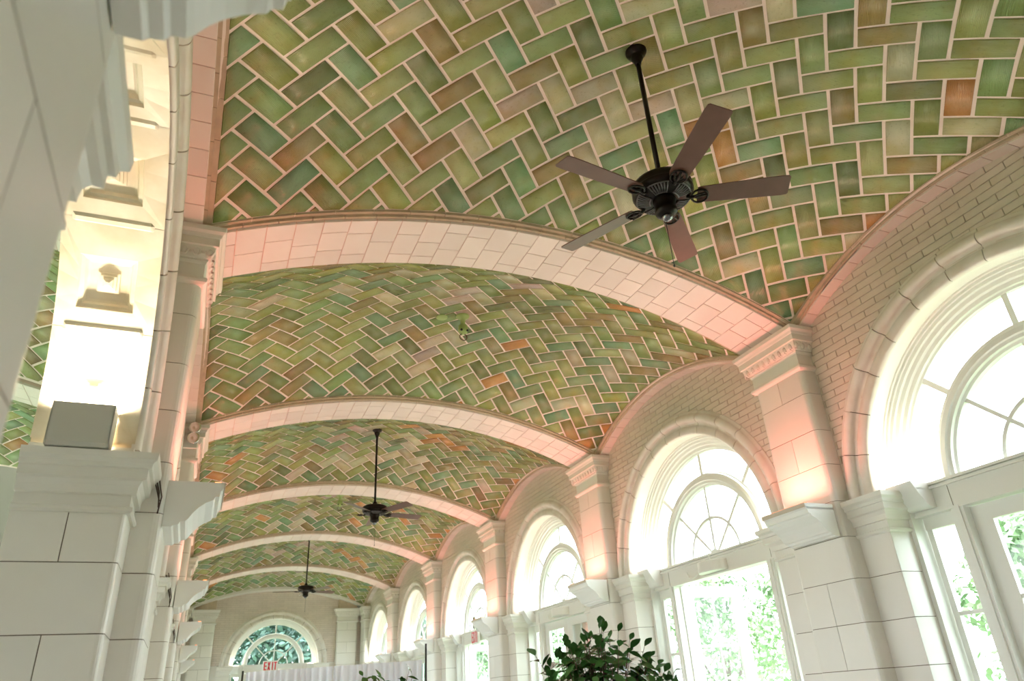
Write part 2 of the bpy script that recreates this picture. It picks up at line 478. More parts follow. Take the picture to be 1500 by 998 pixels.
def course_mesh(y0, y1, dz, n, ax='x', lim=RX, zf=rib_z, seg=0.30):
    m = MB(); L = -lim
    while L < lim - 0.02:
        e = min(lim, L + seg)
        b = arc_block(L + 0.003, e - 0.003, y0, y1, lambda t: zf(t) + dz, 0.2, 2, ax)
        m.add(b.v, b.f); L = e
    return m.mesh('course', M_COURSE)
RIB_COURSES = [course_mesh(s * 0.36 if s > 0 else -0.39, s * 0.39 if s > 0 else -0.36, 0.024, 0, seg=0.27) for s in (1, -1)] + \
              [course_mesh(0.39 if s > 0 else -0.425, 0.425 if s > 0 else -0.39, 0.052, 0, seg=0.33) for s in (1, -1)]
trim_no = [0]
def trim(label, cat, loc, rz=0.0, me=None, group=None):
    trim_no[0] += 1
    return thing('trim_%d' % trim_no[0], label, cat, loc, rz, group, 'structure', me)
def rib(loc, label, stones=True, shift=0.0):
    t = trim(label, 'rib', loc, me=RIB_CORE)
    for me in RIB_STONES: link('stone', me, t)
    for me in RIB_COURSES: link('course', me, t)
    return t
for k in range(0, 6):
    rib((0, YK(k), 0), ['pink tiled rib overhead behind the nearest vault', 'pink tiled arch rib across the hall, nearest and widest in view',
        'second pink tiled arch rib across the hall, just before the middle fan', 'third pale arch rib across the hall, right behind the middle fan',
        'fourth pale arch rib across the hall, behind which the farthest fan hangs', 'fifth pale arch rib across the hall, last before the end wall'][k])
RIBJ = MB()
for s in RIB_STONES: RIBJ.add([v.co[:] for v in s.vertices], [list(p.vertices) for p in s.polygons])
RIBJ = RIBJ.mesh('stones', M_RIB, fix=False)
for k in (0, 1, 2):
    t = trim('pale arch rib of the side room left of the arcade, %s one' % nth(k), 'rib', (XL, YK(k), 0), me=RIB_CORE)
    link('stones', RIBJ, t, kind='stuff')
# half rib on the end wall
t = trim('narrow pale rib where the last vault meets the end wall', 'rib', (0, YEND, 0),
         me=arc_block(-W, W, -0.53, 0.1, lambda x: rib_z(x) + 0.0, 0.8, 24).mesh('rib', M_CREAM))

# ---------------- side walls: brick lunettes, archivolts, reveals, piers, impost cornices   (local +x points into the room)
def wall_back(depth, hw=BAY / 2, top=6.62, r=1.60):
    m = MB(); n = 40
    ys = [-hw, -r] + [-r + 2 * r * i / n for i in range(1, n)] + [r, hw]
    def zl(y): return ZS + math.sqrt(max(0, r * r - y * y)) if abs(y) < r else 0.0
    for x in (0.0, -depth):
        for a, b in zip(ys[:-1], ys[1:]):
            za = zl(a); zb = zl(b)
            if a <= -r and b <= -r or a >= r and b >= r: za = zb = 0.0
            else:
                if abs(a) >= r: za = ZS
                if abs(b) >= r: zb = ZS
            m.add([(x, a, za), (x, b, zb), (x, b, top), (x, a, top)], [(0, 1, 2, 3)])
    m.add([(0, -hw, top), (0, hw, top), (-depth, hw, top), (-depth, -hw, top)], [(0, 1, 2, 3)])
    return m
def brick_layout(hw=1.95, zf=None, ymax=2.6):
    L, H = 0.305, 0.0745; out = []
    row = 0; z = 3.17
    while z < 5.75:
        y = -ymax + (L / 2 if row % 2 else 0)
        while y < ymax:
            y0, y1 = max(y, -hw), min(y + L, hw)
            if y1 - y0 > 0.04:
                cr = min(math.hypot(yy, zz - ZS) for yy in (y0, y1, (y0 + y1) / 2) for zz in (z, z + H))
                if cr > 1.60 and (zf is None or z < max(zf(y0), zf(y1)) + 0.02): out.append((y0, y1, z, z + H))
            y += L
        z += H; row += 1
    return out
BR = brick_layout(zf=lambda y: band_z(min(1.9, abs(y))))
def brick_mesh(b, m=None):
    mm = m or MB(); g = 0.0028
    y0, y1, z0, z1 = b; y0 += g; y1 -= g; z0 += g; z1 -= g; c = 0.003; x0, x1 = -0.02, 0.012
    mm.add([(x0, y0, z0), (x0, y1, z0), (x0, y1, z1), (x0, y0, z1), (x1 - c, y0, z0), (x1 - c, y1, z0), (x1 - c, y1, z1), (x1 - c, y0, z1),
            (x1, y0 + c, z0 + c), (x1, y1 - c, z0 + c), (x1, y1 - c, z1 - c), (x1, y0 + c, z1 - c)],
           [(0, 1, 5, 4), (1, 2, 6, 5), (2, 3, 7, 6), (3, 0, 4, 7), (4, 5, 9, 8), (5, 6, 10, 9), (6, 7, 11, 10), (7, 4, 8, 11), (8, 9, 10, 11)])
    return mm
BRICK_MESH = [brick_mesh(b).mesh('brick', M_BRICK, fix=False) for b in BR]
_bj = MB()
for b in BR: brick_mesh(b, _bj)
BRICKS_JOINED = _bj.mesh('bricks', M_BRICK, fix=False)
WALL_R = wall_back(0.46).mesh('wall', M_BRICKJ)
WALL_L = wall_back(0.57).mesh('wall', M_BRICKJ)

# archivolt voussoirs
AV = [(1.865, 0.0), (1.865, 0.018), (1.855, 0.024), (1.832, 0.022)] + \
     [(1.765 + 0.060 * math.cos(t), 0.022 + 0.058 * math.sin(t)) for t in [PI * q / 8 for q in range(1, 9)]] + \
     [(1.695, 0.020), (1.685, 0.010), (1.665, 0.012), (1.655, 0.030), (1.60, 0.034), (1.57, 0.030), (1.555, 0.022), (1.55, -0.02)]
def voussoir(t0, t1, n):
    m = MB(); g = 0.0026
    rows = []
    for i in range(n + 1):
        t = t0 + g + (t1 - t0 - 2 * g) * i / n
        rows.append([(x, r * math.cos(t), ZS + r * math.sin(t)) for r, x in AV])
    m.grid(rows, smooth=True)
    for row in (rows[0], rows[-1]): m.add(row, [list(range(len(row)))])
    return m
VANG = [math.radians(a) for a in (0, 15, 28.8, 42.3, 56, 70, 83.5, 96, 110, 124, 137.5, 151.5, 165.5, 180)]
VOUS = [voussoir(VANG[i], VANG[i + 1], 3).mesh('voussoir', M_STAIN) for i in range(len(VANG) - 1)]
_vc = MB(); _rows = []
for i in range(25):
    t = PI * i / 24
    _rows.append([(x - 0.006, 1.84 * math.cos(t) if 0 else r * math.cos(t), ZS + r * math.sin(t)) for r, x in [(1.84, 0.0), (1.84, 0.012), (1.70, 0.012), (1.69, 0.006), (1.57, 0.02), (1.555, 0.0)]])
_vc.grid(_rows)
VOUS_CORE = _vc.mesh('archivolt', M_JOINT)
# reveal of the window arch (right): plain intrados with a sunk panel
def intrados(prof, n=32, smooth=False):
    m = MB()
    m.grid([[(x, r * math.cos(PI * i / n), ZS + r * math.sin(PI * i / n)) for x, r in prof] for i in range(n + 1)], smooth=smooth)
    return m
REVEAL_R = intrados([(0.0, 1.555), (-0.05, 1.55), (-0.055, 1.565), (-0.19, 1.565), (-0.195, 1.55), (-0.24, 1.55), (-0.245, 1.54)]).mesh('reveal', M_CREAM)
# piers beside the arches
def pier_poly(e, depth):
    P = [(0.03, 1.93), (0.03, 1.50 + e)]
    for q in range(1, 5):
        t = PI / 2 * q / 4
        P.append((0.03 - e + e * math.cos(t), 1.50 + e - e * math.sin(t)))
    P += [(-depth, 1.50), (-depth, 1.58), (-0.05, 1.93)]
    return P
LOWZ = [0.0, 0.17, 0.55, 0.93, 1.31, 1.69, 2.07, 2.45, 2.83]
def cornice_mesh(depth, dz):
    prof = [(-0.01, 2.80), (0.018, 2.80), (0.030, 2.812), (0.028, 2.832), (0.008, 2.842), (0.008, 2.905), (0.036, 2.908), (0.036, 2.922), (0.040, 2.955), (0.055, 2.985), (0.080, 2.995),
            (0.080, 3.052), (0.098, 3.056), (0.102, 3.082), (0.124, 3.104), (0.128, 3.145), (0.0, 3.150), (-0.08, 3.150)]
    m = MB(); prof = [(d, z + dz) for d, z in prof]
    rows = [[(0.03 + d, 1.93, z) for d, z in prof], [(0.03 + d, 1.50 - d, z) for d, z in prof], [(-depth, 1.50 - d, z) for d, z in prof]]
    m.grid(rows)
    m.prism([(0.0, 1.93), (0.0, 1.53), (-depth, 1.53), (-depth, 1.6), (-0.05, 1.93)], 2.80 + dz, 3.145)
    return m
def make_pier(depth, dz=0.0):
    P = pier_poly(0.035 if depth > 0.4 else 0.005, depth); LZ = LOWZ[:-1] + [LOWZ[-1] + dz]
    H = -0.27
    k0 = [i for i, (a, b) in enumerate(P) if a <= H]
    A = P[:k0[0] if k0 else 2] + [(H + 0.003, 1.50), (H + 0.003, 1.60)] + P[-1:]
    Bk = [(H - 0.003, 1.50), (-depth, 1.50), (-depth, 1.58), (H - 0.003, 1.58)]
    def polys(i): return [A, Bk] if depth > 0.4 and i % 2 == 1 else [P]
    st = [MB().prism(q, LZ[i] + 0.003, LZ[i + 1] - 0.003).mesh('stone', M_CREAM) for i in range(len(LZ) - 1) for q in polys(i)]
    st2 = [MB().prism(q, LZ[i] + 0.003, LZ[i + 1] - 0.003).mir(1).mesh('stone', M_CREAM) for i in range(len(LZ) - 1) for q in polys(i)]
    Q = [(0.022, 1.92), (0.022, 1.53), (-0.01, 1.508), (-depth, 1.508), (-depth, 1.57), (-0.06, 1.92)]
    core = [MB().prism(Q, 0, 2.82 + dz).mesh('pier', M_JOINT), MB().prism(Q, 0, 2.82 + dz).mir(1).mesh('pier', M_JOINT)]
    cor = [cornice_mesh(depth, dz).mesh('cornice', M_CREAM), cornice_mesh(depth, dz).mir(1).mesh('cornice', M_CREAM)]
    return core, (st, st2), cor
PIER_R = make_pier(0.245)
PIER_L = make_pier(0.56, -0.07)
# wall ribs (bands) along each side wall
BL = 1.84
BAND_CORE = arc_block(-BL, BL, 0.0, 0.150, lambda y: band_z(y) + 0.01, 0.9, 20, ax='y').mesh('wall_rib', M_RIBJ)
BAND_ST = []
_nb = 17
for i in range(_nb):
    a0 = -BL + 2 * BL * i / _nb; a1 = a0 + 2 * BL / _nb
    BAND_ST.append(arc_block(a0 + 0.004, a1 - 0.004, 0.0, 0.150, band_z, 0.03, 1, ax='y', c=0.003).mesh('stone', M_RIB))
BAND_CO = [course_mesh(0.150, 0.176, 0.022, 0, ax='y', lim=BL, zf=band_z, seg=0.27), course_mesh(0.176, 0.215, 0.045, 0, ax='y', lim=BL, zf=band_z, seg=0.33)]
BAYW = ['bay behind the camera', 'nearest bay', 'second bay', 'third bay', 'fourth bay', 'fifth bay', 'last bay']
def put_wall(name, side, i):
    rz = PI if side > 0 else 0.0
    loc = (side * W, YB(i), 0)
    sd = 'right' if side > 0 else 'left'
    w = thing(name, 'tan brick wall above the arch on the %s side, %s' % (sd, BAYW[i]), 'wall', loc, rz, kind='structure', me=WALL_R if side > 0 else WALL_L)
    if side > 0 and i in (1, 2, 3):
        for me in BRICK_MESH: link('brick', me, w)
    else:
        link('bricks', BRICKS_JOINED, w, kind='stuff')
    a = trim('cream moulded archivolt around the %s arch, %s' % ('window' if side > 0 else 'left', BAYW[i]), 'archivolt', loc, rz, VOUS_CORE)
    for me in VOUS: link('voussoir', me, a)
    b = trim('pink tiled wall rib over the %s wall, %s' % (sd, BAYW[i]), 'rib', loc, rz, BAND_CORE)
    for me in BAND_ST: link('stone', me, b)
    for me in BAND_CO: link('course', me, b)
    core, st, cor = PIER_R if side > 0 else PIER_L
    for e in (0, 1):
        # local y is flipped on the right wall: local -y is the far side there
        far = (e == 1) if side > 0 else (e == 0)
        p = trim('cream block pier with impost cornice at the %s side of the %s arch, %s' % ('far' if far else 'near', 'window' if side > 0 else 'left', BAYW[i]), 'pier', loc, rz, core[e])
        for me in st[e]: link('stone', me, p)
        link('cornice', cor[e], p)
    return w
for i in (1, 2, 3, 4, 5, 6, 0):
    if i: put_wall('wall_right', 1, i)
    put_wall('wall_left', -1, i)

# ---------------- coffered soffits of the left arches
R_S = 1.52
def cyl(x, t, r): return (x, r * math.cos(t), ZS + r * math.sin(t))
def soffit_cell(t0, t1, c0, c1, xa=-0.13, xb=-0.45, x_in=0.0, x_out=-0.56):
    d = math.radians
    m = MB(); T = lambda a, b, n: [a + (b - a) * i / n for i in range(n + 1)]
    # loops of the stepped coffer: (x0,x1,t0,t1,r)
    loops = [(x_in, x_out, t0, t1, R_S), (xa + 0.0, xb - 0.0, c0, c1, R_S), (xa - 0.006, xb + 0.006, c0 + .004, c1 - .004, R_S + 0.022), (xa - 0.028, xb + 0.028, c0 + .018, c1 - .018, R_S + 0.026),
             (xa - 0.040, xb + 0.040, c0 + .026, c1 - .026, R_S + 0.052), (xa - 0.055, xb + 0.055, c0 + .036, c1 - .036, R_S + 0.056)]
    rows = []
    for x0, x1, a, b, r in loops:
        ring = [cyl(x0, t, r) for t in T(a, b, 4)] + [cyl(x0 + (x1 - x0) * q / 2, b, r) for q in (1,)] + [cyl(x1, t, r) for t in T(b, a, 4)] + [cyl(x0 + (x1 - x0) * q / 2, a, r) for q in (1,)]
        rows.append(ring)
    m.grid(rows, closed_u=True)
    o = len(m.v); k = len(rows[0])
    m.f.append(list(range(o - k, o))); m.sm.append(False)
    return m
def boss(tc):
    m = MB(); xc = -0.29
    prev = None; rows = []
    for hw, hh in ((0.062, 0.0), (0.062, 0.012), (0.045, 0.014), (0.045, 0.028), (0.028, 0.030), (0.028, 0.044), (0.010, 0.055)):
        r = R_S + 0.056 - hh; dt = hw / r
        rows.append([cyl(xc - hw, tc - dt, r), cyl(xc + hw, tc - dt, r), cyl(xc + hw, tc + dt, r), cyl(xc - hw, tc + dt, r)])
    m.grid(rows, closed_u=True); o = len(m.v); m.f.append(list(range(o - 4, o))); m.sm.append(False)
    return m
def ledge(t):
    """moulded bar between two coffers"""
    m = MB(); rows = []
    dt = 0.02
    for x in (-0.055, -0.075, -0.485, -0.505):
        h = 0.0 if x in (-0.055, -0.505) else 1.0
        rows.append([cyl(x, t - dt, R_S + 0.001), cyl(x, t - dt * 0.6, R_S - 0.009 * h), cyl(x, t + dt * 0.3, R_S - 0.012 * h), cyl(x, t + dt, R_S + 0.001)])
    m.grid(rows)
    return m
rad = math.radians
CELLS = [(1, 27.5, 7, 19.5), (27.5, 53.7, 32.3, 45), (53.7, 80, 58.6, 70.5)]
CELLS = CELLS + [(80, 100, 84, 96)] + [(180 - b, 180 - a, 180 - d, 180 - c) for a, b, c, d in CELLS][::-1]
SOF = [soffit_cell(rad(a) + 0.0012, rad(b) - 0.0012, rad(c), rad(d)).mesh('coffer', M_COFFER, fix=False) for a, b, c, d in CELLS]
BOSS = [boss(rad((c + d) / 2)).mesh('boss', M_COFFER) for a, b, c, d in CELLS]
LEDGE = [ledge(rad(t)).mesh('ledge', M_COFFER) for t in (27.6, 53.8, 80, 100, 126.2, 152.4)]
SOF_BACK = intrados([(0.0, 1.60), (-0.57, 1.60)]).mesh('arch_soffit', M_COFFER)
for i in (1, 2, 3, 4, 5, 6):
    s = trim('cream coffered soffit with small pyramid bosses under the left arch, %s' % BAYW[i], 'soffit', (-W, YB(i), 0), 0.0, SOF_BACK)
    for a, b in zip(SOF, BOSS):
        o = link('coffer', a, s)
        link('boss', b, o)
    for me in LEDGE: link('ledge', me, s)

# ---------------- pilasters
def pil_outline(g=0.0, half=None):
    P = [(0.0, -0.36 + g)]
    P += [(0.15 + (0.06 - g) * math.sin(t), -0.30 - (0.06 - g) * math.cos(t)) for t in [PI / 2 * q / 5 for q in range(6)]]
    P += [(0.15 + (0.06 - g) * math.cos(t), 0.30 + (0.06 - g) * math.sin(t)) for t in [PI / 2 * q / 5 for q in range(6)]]
    P += [(0.0, 0.36 - g)]
    if half == -1: P = P[:7] + [(0.21 - g, -0.0025), (0.0, -0.0025)]
    if half == 1: P = [(0.0, 0.0025), (0.21 - g, 0.0025)] + P[7:]
    return P
PZ = [(0.0, 0.17, 0), (0.17, 0.55, 1), (0.55, 0.93, 0), (0.93, 1.31, 1), (1.31, 1.69, 0), (1.69, 2.07, 1), (2.07, 2.45, 1), (2.45, 2.83, 0), (2.83, 3.17, 1),
      (3.17, 3.54, 0), (3.54, 3.90, 1), (3.90, 4.30, 0), (4.30, 4.58, 1)]
PIL_ST = []
for z0, z1, split in PZ:
    for h in ((-1, 1) if split else (None,)):
        PIL_ST.append(MB().prism(pil_outline(0, h), z0 + 0.003, z1 - 0.003).mesh('stone', M_CREAM))
PIL_CORE = MB().prism(pil_outline(0.007), 0, 4.62).mesh('pilaster', M_JOINT)
PIL_TOP = MB().box(0.0, 0.185, -0.33, 0.33, 5.0, 5.5).mesh('impost_block', M_COURSE)  # tan colour stands in for the shadowed recess above the capital
def capital():
    prof = [(0.0, 4.56), (0.012, 4.565), (0.030, 4.58), (0.034, 4.60), (0.026, 4.618), (0.004, 4.625), (0.0, 4.64), (0.0, 4.75), (0.010, 4.765), (0.018, 4.77), (0.018, 4.785),
            (0.030, 4.79), (0.050, 4.82), (0.060, 4.86), (0.064, 4.875), (0.082, 4.88), (0.082, 4.945), (0.090, 4.952), (0.098, 4.975), (0.118, 4.995), (0.122, 5.035)]
    m = MB()
    rows = [[(0.0, -0.36 - d, z) for d, z in prof], [(0.21 + d, -0.36 - d, z) for d, z in prof], [(0.21 + d, 0.36 + d, z) for d, z in prof], [(0.0, 0.36 + d, z) for d, z in prof]]
    m.grid(rows)
    m.add([r[-1] for r in rows], [(0, 1, 2, 3)]); m.add([r[0] for r in rows], [(0, 1, 2, 3)])
    return m.mesh('capital', M_CREAM)
CAP = capital()
def eggs():
    m = MB()
    def egg(c, nx, ny):
        rows = []
        for i in range(1, 5):
            t = PI * i / 5
            rows.append([(c[0] + math.sin(t) * (0.020 * math.cos(a) * abs(nx) * (1) + 0.026 * math.cos(a) * abs(ny)),
                          c[1] + math.sin(t) * (0.026 * math.sin(a) * abs(nx) + 0.020 * math.sin(a) * abs(ny)), c[2] + 0.038 * math.cos(t)) for a in [2 * PI * q / 8 for q in range(8)]])
        m.grid(rows, closed_u=True, smooth=True)
        # dart shell around it
        for s in (-1, 1):
            pts = []
            for q in range(6):
                t = q / 5
                w = 0.036 * math.cos(t * 1.3); z = c[2] + 0.04 - 0.085 * t
                pts.append((c[0] + (s * w if ny else 0) + nx * (0.010 - 0.03 * t), c[1] + (s * w if nx else 0) + ny * (0.010 - 0.03 * t), z))
            m.tube(pts, 0.007, 5)
    for k in range(9): egg((0.258, -0.352 + 0.088 * k, 4.83), 1, 0)
    for k in range(3):
        for s in (-1, 1): egg((0.05 + 0.09 * k, s * 0.408, 4.83), 0, 1)
    return m.mesh('egg_and_dart', M_CREAM)
EGGS = eggs()
def pilaster(loc, rz, label):
    p = trim(label, 'pilaster', loc, rz, PIL_CORE)
    for me in PIL_ST: link('stone', me, p)
    link('impost_block', PIL_TOP, p); c = link('capital', CAP, p); link('egg_and_dart', EGGS, c)
    return p
PDY = -0.03
for k in range(0, 6):
    pilaster((W, YK(k) + PDY, 0), PI, 'cream block pilaster with carved capital on the right wall, %s of the row' % ('out of sight, first' if k == 0 else nth(k - 1)))
    pilaster((-W - (0.035 if k == 0 else 0), YK(k) + PDY, 0), 0.0, 'out of focus cream pilaster close to the camera at far left' if k == 0 else 'cream block pilaster with carved capital on the left wall, %s beyond the blurred one' % nth(k - 1))
pilaster((W, YEND - 0.42, 0), PI, 'cream corner pilaster of the right wall beside the end wall')
pilaster((-W, YEND - 0.42, 0), 0.0, 'cream corner pilaster of the left wall beside the end wall')
pilaster((2.42, YEND, 0), -PI / 2, 'cream pilaster on the end wall right of its arched window')
pilaster((-2.42, YEND, 0), -PI / 2, 'cream pilaster on the end wall left of its arched window')

# ---------------- end wall
ESC, EZ = 0.96, 0.235
wb = wall_back(0.5, hw=3.9, top=6.9)
we = thing('wall_far', 'tan brick end wall with the single arched window', 'wall', (0, YEND, EZ), -PI / 2, kind='structure', me=wb.mesh('wall', M_BRICKJ))
we.scale = (ESC, ESC, ESC)
_ej = MB()
for b in brick_layout(hw=3.27, ymax=3.5): brick_mesh(b, _ej)
link('bricks', _ej.mesh('bricks', M_BRICK, fix=False), we, kind='stuff')
for e in (1, -1): link('dado', MB().box(0.0, 0.02, min(e * 1.92, e * 3.25), max(e * 1.92, e * 3.25), 0.0, 3.165).mesh('dado', M_CREAM), we)
a = trim('cream moulded archivolt around the end wall window', 'archivolt', (0, YEND, EZ), -PI / 2, VOUS_CORE); a.scale = (ESC,) * 3
for me in VOUS: link('voussoir', me, a)
for e in (0, 1):
    p = trim('cream pier with cornice on the %s of the end wall window' % ('right' if e == 0 else 'left'), 'pier', (0, YEND, EZ), -PI / 2, PIER_R[0][e]); p.scale = (ESC,) * 3
    for me in PIER_R[1][e]: link('stone', me, p)
    link('cornice', PIER_R[2][e], p)
thing('wall_right', 'unseen brick-toned wall added on the right to block daylight beside the camera', 'wall', (0, 0, 0), kind='structure',  # unseen, added without an opening to cut daylight on the near pier
      me=MB().box(W, W + 0.46, YBACK, YB(0) + BAY / 2, 0, 6.62).mesh('wall', M_BRICK))
thing('wall_sky_block', 'unseen plaster wall added to block the sky behind the camera', 'wall', (0, 0, 0), kind='structure',  # unseen, added to keep the open sky from flooding the hall
      me=MB().box(-W - 0.56, W + 0.5, YBACK - 0.3, YBACK, 0, 6.62).mesh('wall', M_PLASTER))
thing('wall_sky_block', 'unseen plaster wall added to block the sky behind the side room', 'wall', (0, 0, 0), kind='structure',  # unseen, added to stop sky light from behind the side room
      me=MB().box(XL - W, -W - 0.56, YBACK - 0.3, YBACK, 0, 6.62).mesh('wall', M_PLASTER))
SIDE = wall_back(0.4).mesh('wall', M_PLASTER)
SOLID = MB().box(-0.4, 0, -BAY / 2, BAY / 2, 0, 6.62).mesh('wall', M_PLASTER)  # unseen bay, kept without an opening to cut daylight on the left piers
for i in range(0, 7):
    thing('wall_side', 'plaster outer wall of the side room, %s' % BAYW[i], 'wall', (XL - W, YB(i), 0), 0.0, kind='structure', me=SIDE if i > 0 else SOLID)
thing('wall_side', 'plain plaster end wall of the side room beyond the left arches', 'wall', (0, 0, 0), kind='structure',
      me=MB().box(XL - W, -W - 0.56, YEND, YEND + 0.3, 0, 6.62).mesh('wall', M_PLASTER))

# ================================================================== windows and doors
XG = -0.37                    # glazing plane, local
def ring(r0, r1, x0, x1, t0=0.0, t1=PI, n=32, ext=0.0):
    m = MB(); rows = []
    for i in range(n + 1):
        t = t0 + (t1 - t0) * i / n
        rows.append([(x, r * math.cos(t), ZS + r * math.sin(t)) for r, x in ((r0, x0), (r1, x0), (r1, x1), (r0, x1))])
    m.grid(rows, closed_u=True)
    for row in (rows[0], rows[-1]): m.add(row, [(0, 1, 2, 3)])
    return m
def ring_prof(prof, n=32):
    m = MB()
    m.grid([[(x, r * math.cos(PI * i / n), ZS + r * math.sin(PI * i / n)) for r, x in prof] for i in range(n + 1)])
    return m
WF = ring_prof([(1.60, -0.22), (1.525, -0.22), (1.52, -0.235), (1.49, -0.24), (1.485, -0.265), (1.45, -0.275), (1.44, -0.30), (1.405, -0.31), (1.40, -0.335), (1.38, -0.345), (1.38, -0.40), (1.6, -0.40)]).mesh('frame', M_PAINT)
WM = ring_prof([(1.09, -0.40), (1.09, -0.345), (1.075, -0.335), (1.065, -0.30), (1.03, -0.285), (0.985, -0.285), (0.975, -0.30), (0.945, -0.305), (0.94, -0.335), (0.915, -0.345), (0.91, -0.40)]).mesh('inner_arch', M_PAINT)
WR = ring(0.484, 0.518, -0.385, -0.355, n=24).mesh('muntin_ring', M_PAINT)
def muntin(ang, r0, r1, w):
    ca, sa = math.cos(ang), math.sin(ang); m = MB()
    vs = []
    for x in (-0.385, -0.352):
        for r, s in ((r0, -1), (r1, -1), (r1, 1), (r0, 1)):
            vs.append((x, r * ca - s * w * sa, ZS + r * sa + s * w * ca))
    m.add(vs, [(0, 1, 2, 3), (4, 5, 6, 7), (0, 1, 5, 4), (1, 2, 6, 5), (2, 3, 7, 6), (3, 0, 4, 7)])
    return m
WMU = [muntin(rad(a), 1.085, 1.385, 0.026).mesh('muntin', M_PAINT) for a in (45, 90, 135)] + [muntin(rad(a), 0.05, 0.915, 0.018).mesh('muntin', M_PAINT) for a in (45, 90, 135)]
WH = ring(0.0, 0.10, -0.39, -0.335, n=12).mesh('hub', M_PAINT)
def pane(r0, r1, a0, a1):
    m = MB()
    m.grid([[(XG, r * math.cos(rad(a0 + (a1 - a0) * i / 8)), ZS + r * math.sin(rad(a0 + (a1 - a0) * i / 8))) for r in (r0, r1)] for i in range(9)])
    return m.mesh('pane', M_GLASS, fix=False)
WP = [pane(r0, r1, a, a + 45) for r0, r1 in ((1.085, 1.385), (0.51, 0.915), (0.04, 0.495)) for a in (0, 45, 90, 135)]
def window(n, loc, rz, label, sc=1.0):
    o = thing('window_%d' % n, label, 'window', loc, rz, kind='structure', me=WF)
    if sc != 1: o.scale = (sc,) * 3
    link('inner_arch', WM, o); link('muntin_ring', WR, o); link('hub', WH, o)
    for me in WMU: link('muntin', me, o)
    for me in WP: link('pane', me, o)
    return o
# transom and door frames, local (same frame as the wall bay)
def frame_mesh():
    m = MB()
    m.box(-0.45, -0.30, -1.52, 1.52, 2.93, 3.16)                  # transom beam
    m.box(-0.46, -0.265, -1.52, 1.52, 3.16, 3.185)                # top fillet
    m.box(-0.46, -0.27, -1.52, 1.52, 3.125, 3.145)
    m.box(-0.46, -0.28, -1.52, 1.52, 2.915, 2.935)
    for s in (-1, 1):
        m.box(-0.45, -0.235, min(s * 1.455, s * 1.56), max(s * 1.455, s * 1.56), 0, 3.14)     # jambs
        m.box(-0.45, -0.29, min(s * 0.965, s * 1.075), max(s * 0.965, s * 1.075), 0, 2.93) # posts
        m.box(-0.44, -0.305, min(s * 1.075, s * 1.10), max(s * 1.075, s * 1.10), 0, 2.93)
        m.box(-0.40, -0.275, min(s * 0.995, s * 1.045), max(s * 0.995, s * 1.045), 0, 2.93)
    return m
DF = frame_mesh().mesh('frame', M_PAINT)
def seam(): return MB().box(-0.302, -0.297, 1.052, 1.056, 2.94, 3.12).box(-0.302, -0.297, -1.056, -1.052, 2.94, 3.12).mesh('seam', M_JOINT)
SEAM = seam()
def sash(y0, y1, z0, z1, st, cols, rails, x0=-0.42, x1=-0.37):
    """stiles and rails; returns (frame, panes)"""
    m = MB()
    m.box(x0, x1, y0, y0 + st, z0, z1).box(x0, x1, y1 - st, y1, z0, z1)
    m.box(x0, x1, y0 + st, y1 - st, z1 - st * 0.8, z1).box(x0, x1, y0 + st, y1 - st, z0, z0 + 0.24)
    zs = [z0 + 0.24] + rails + [z1 - st * 0.8]
    ys = [y0 + st + (y1 - y0 - 2 * st) * i / cols for i in range(cols + 1)]
    for r in rails: m.box(x0 + 0.005, x1 - 0.005, y0 + st, y1 - st, r - 0.016, r + 0.016)
    for y in ys[1:-1]: m.box(x0 + 0.01, x1 - 0.01, y - 0.012, y + 0.012, z0 + 0.24, z1 - st * 0.8)
    pn = []
    xm = (x0 + x1) / 2
    for a, b in zip(zs[:-1], zs[1:]):
        for c, d in zip(ys[:-1], ys[1:]):
            pn.append(MB().add([(xm, c, a), (xm, d, a), (xm, d, b), (xm, c, b)], [(0, 1, 2, 3)]).mesh('pane', M_GLASS, fix=False))
    return m, pn
SL = []
for s in (-1, 1):
    y0, y1 = (1.10, 1.44) if s > 0 else (-1.44, -1.10)
    m, pn = sash(y0, y1, 0.0, 2.93, 0.055, 1, [0.85, 1.45, 2.075])
    m.box(-0.42, -0.36, y0, y1, 2.80, 2.93)
    SL.append((m.mesh('sidelight', M_PAINT), pn))
_dm, _dp = sash(0.0, 0.962, 0.01, 2.905, 0.17, 2, [0.90, 1.52, 2.14], x0=-0.025, x1=0.025)
LEAF_D = _dm.mesh('leaf', M_PAINT); LEAF_P = _dp
HANDLE = MB().tube([(0.03, 0.88, 1.0), (0.07, 0.88, 1.0), (0.07, 0.80, 1.0)], 0.009, 6).mesh('handle', M_BRONZE)
HINGE = MB().box(-0.035, 0.0, -0.012, 0.012, 2.35, 2.47).box(-0.035, 0.0, -0.012, 0.012, 0.4, 0.52).mesh('hinge', M_BLACK)
def door(n, loc, rz, label, open_=False, sc=1.0):
    o = thing('door_%d' % n, label, 'door', loc, rz, kind='structure', me=DF)
    if sc != 1: o.scale = (sc,) * 3
    link('seam', SEAM, o)
    for me, pn in SL:
        q = link('sidelight', me, o)
        for pm in pn: link('pane', pm, q)
    for s in (-1, 1):
        ang = 0.0 if not open_ else rad(-86 if s > 0 else 86)
        # leaf hinged at y = s*0.965, closed it runs towards the middle
        rzl = (PI if s > 0 else 0.0) + ang
        q = link('door_leaf', LEAF_D, o, (-0.395, s * 0.965, 0), rzl)
        for pm in LEAF_P: link('pane', pm, q)
        link('hinge', HINGE, q)
        link('handle', HANDLE, q)
    return o
WLAB = ['', 'large arched fanlight window nearest at right', 'second arched fanlight window, above the open glass door', 'third arched fanlight window, above the closed double door',
        'fourth arched fanlight window, beside the red exit sign', 'fifth arched fanlight window along the right wall', 'last arched fanlight window of the right wall, by the corner']
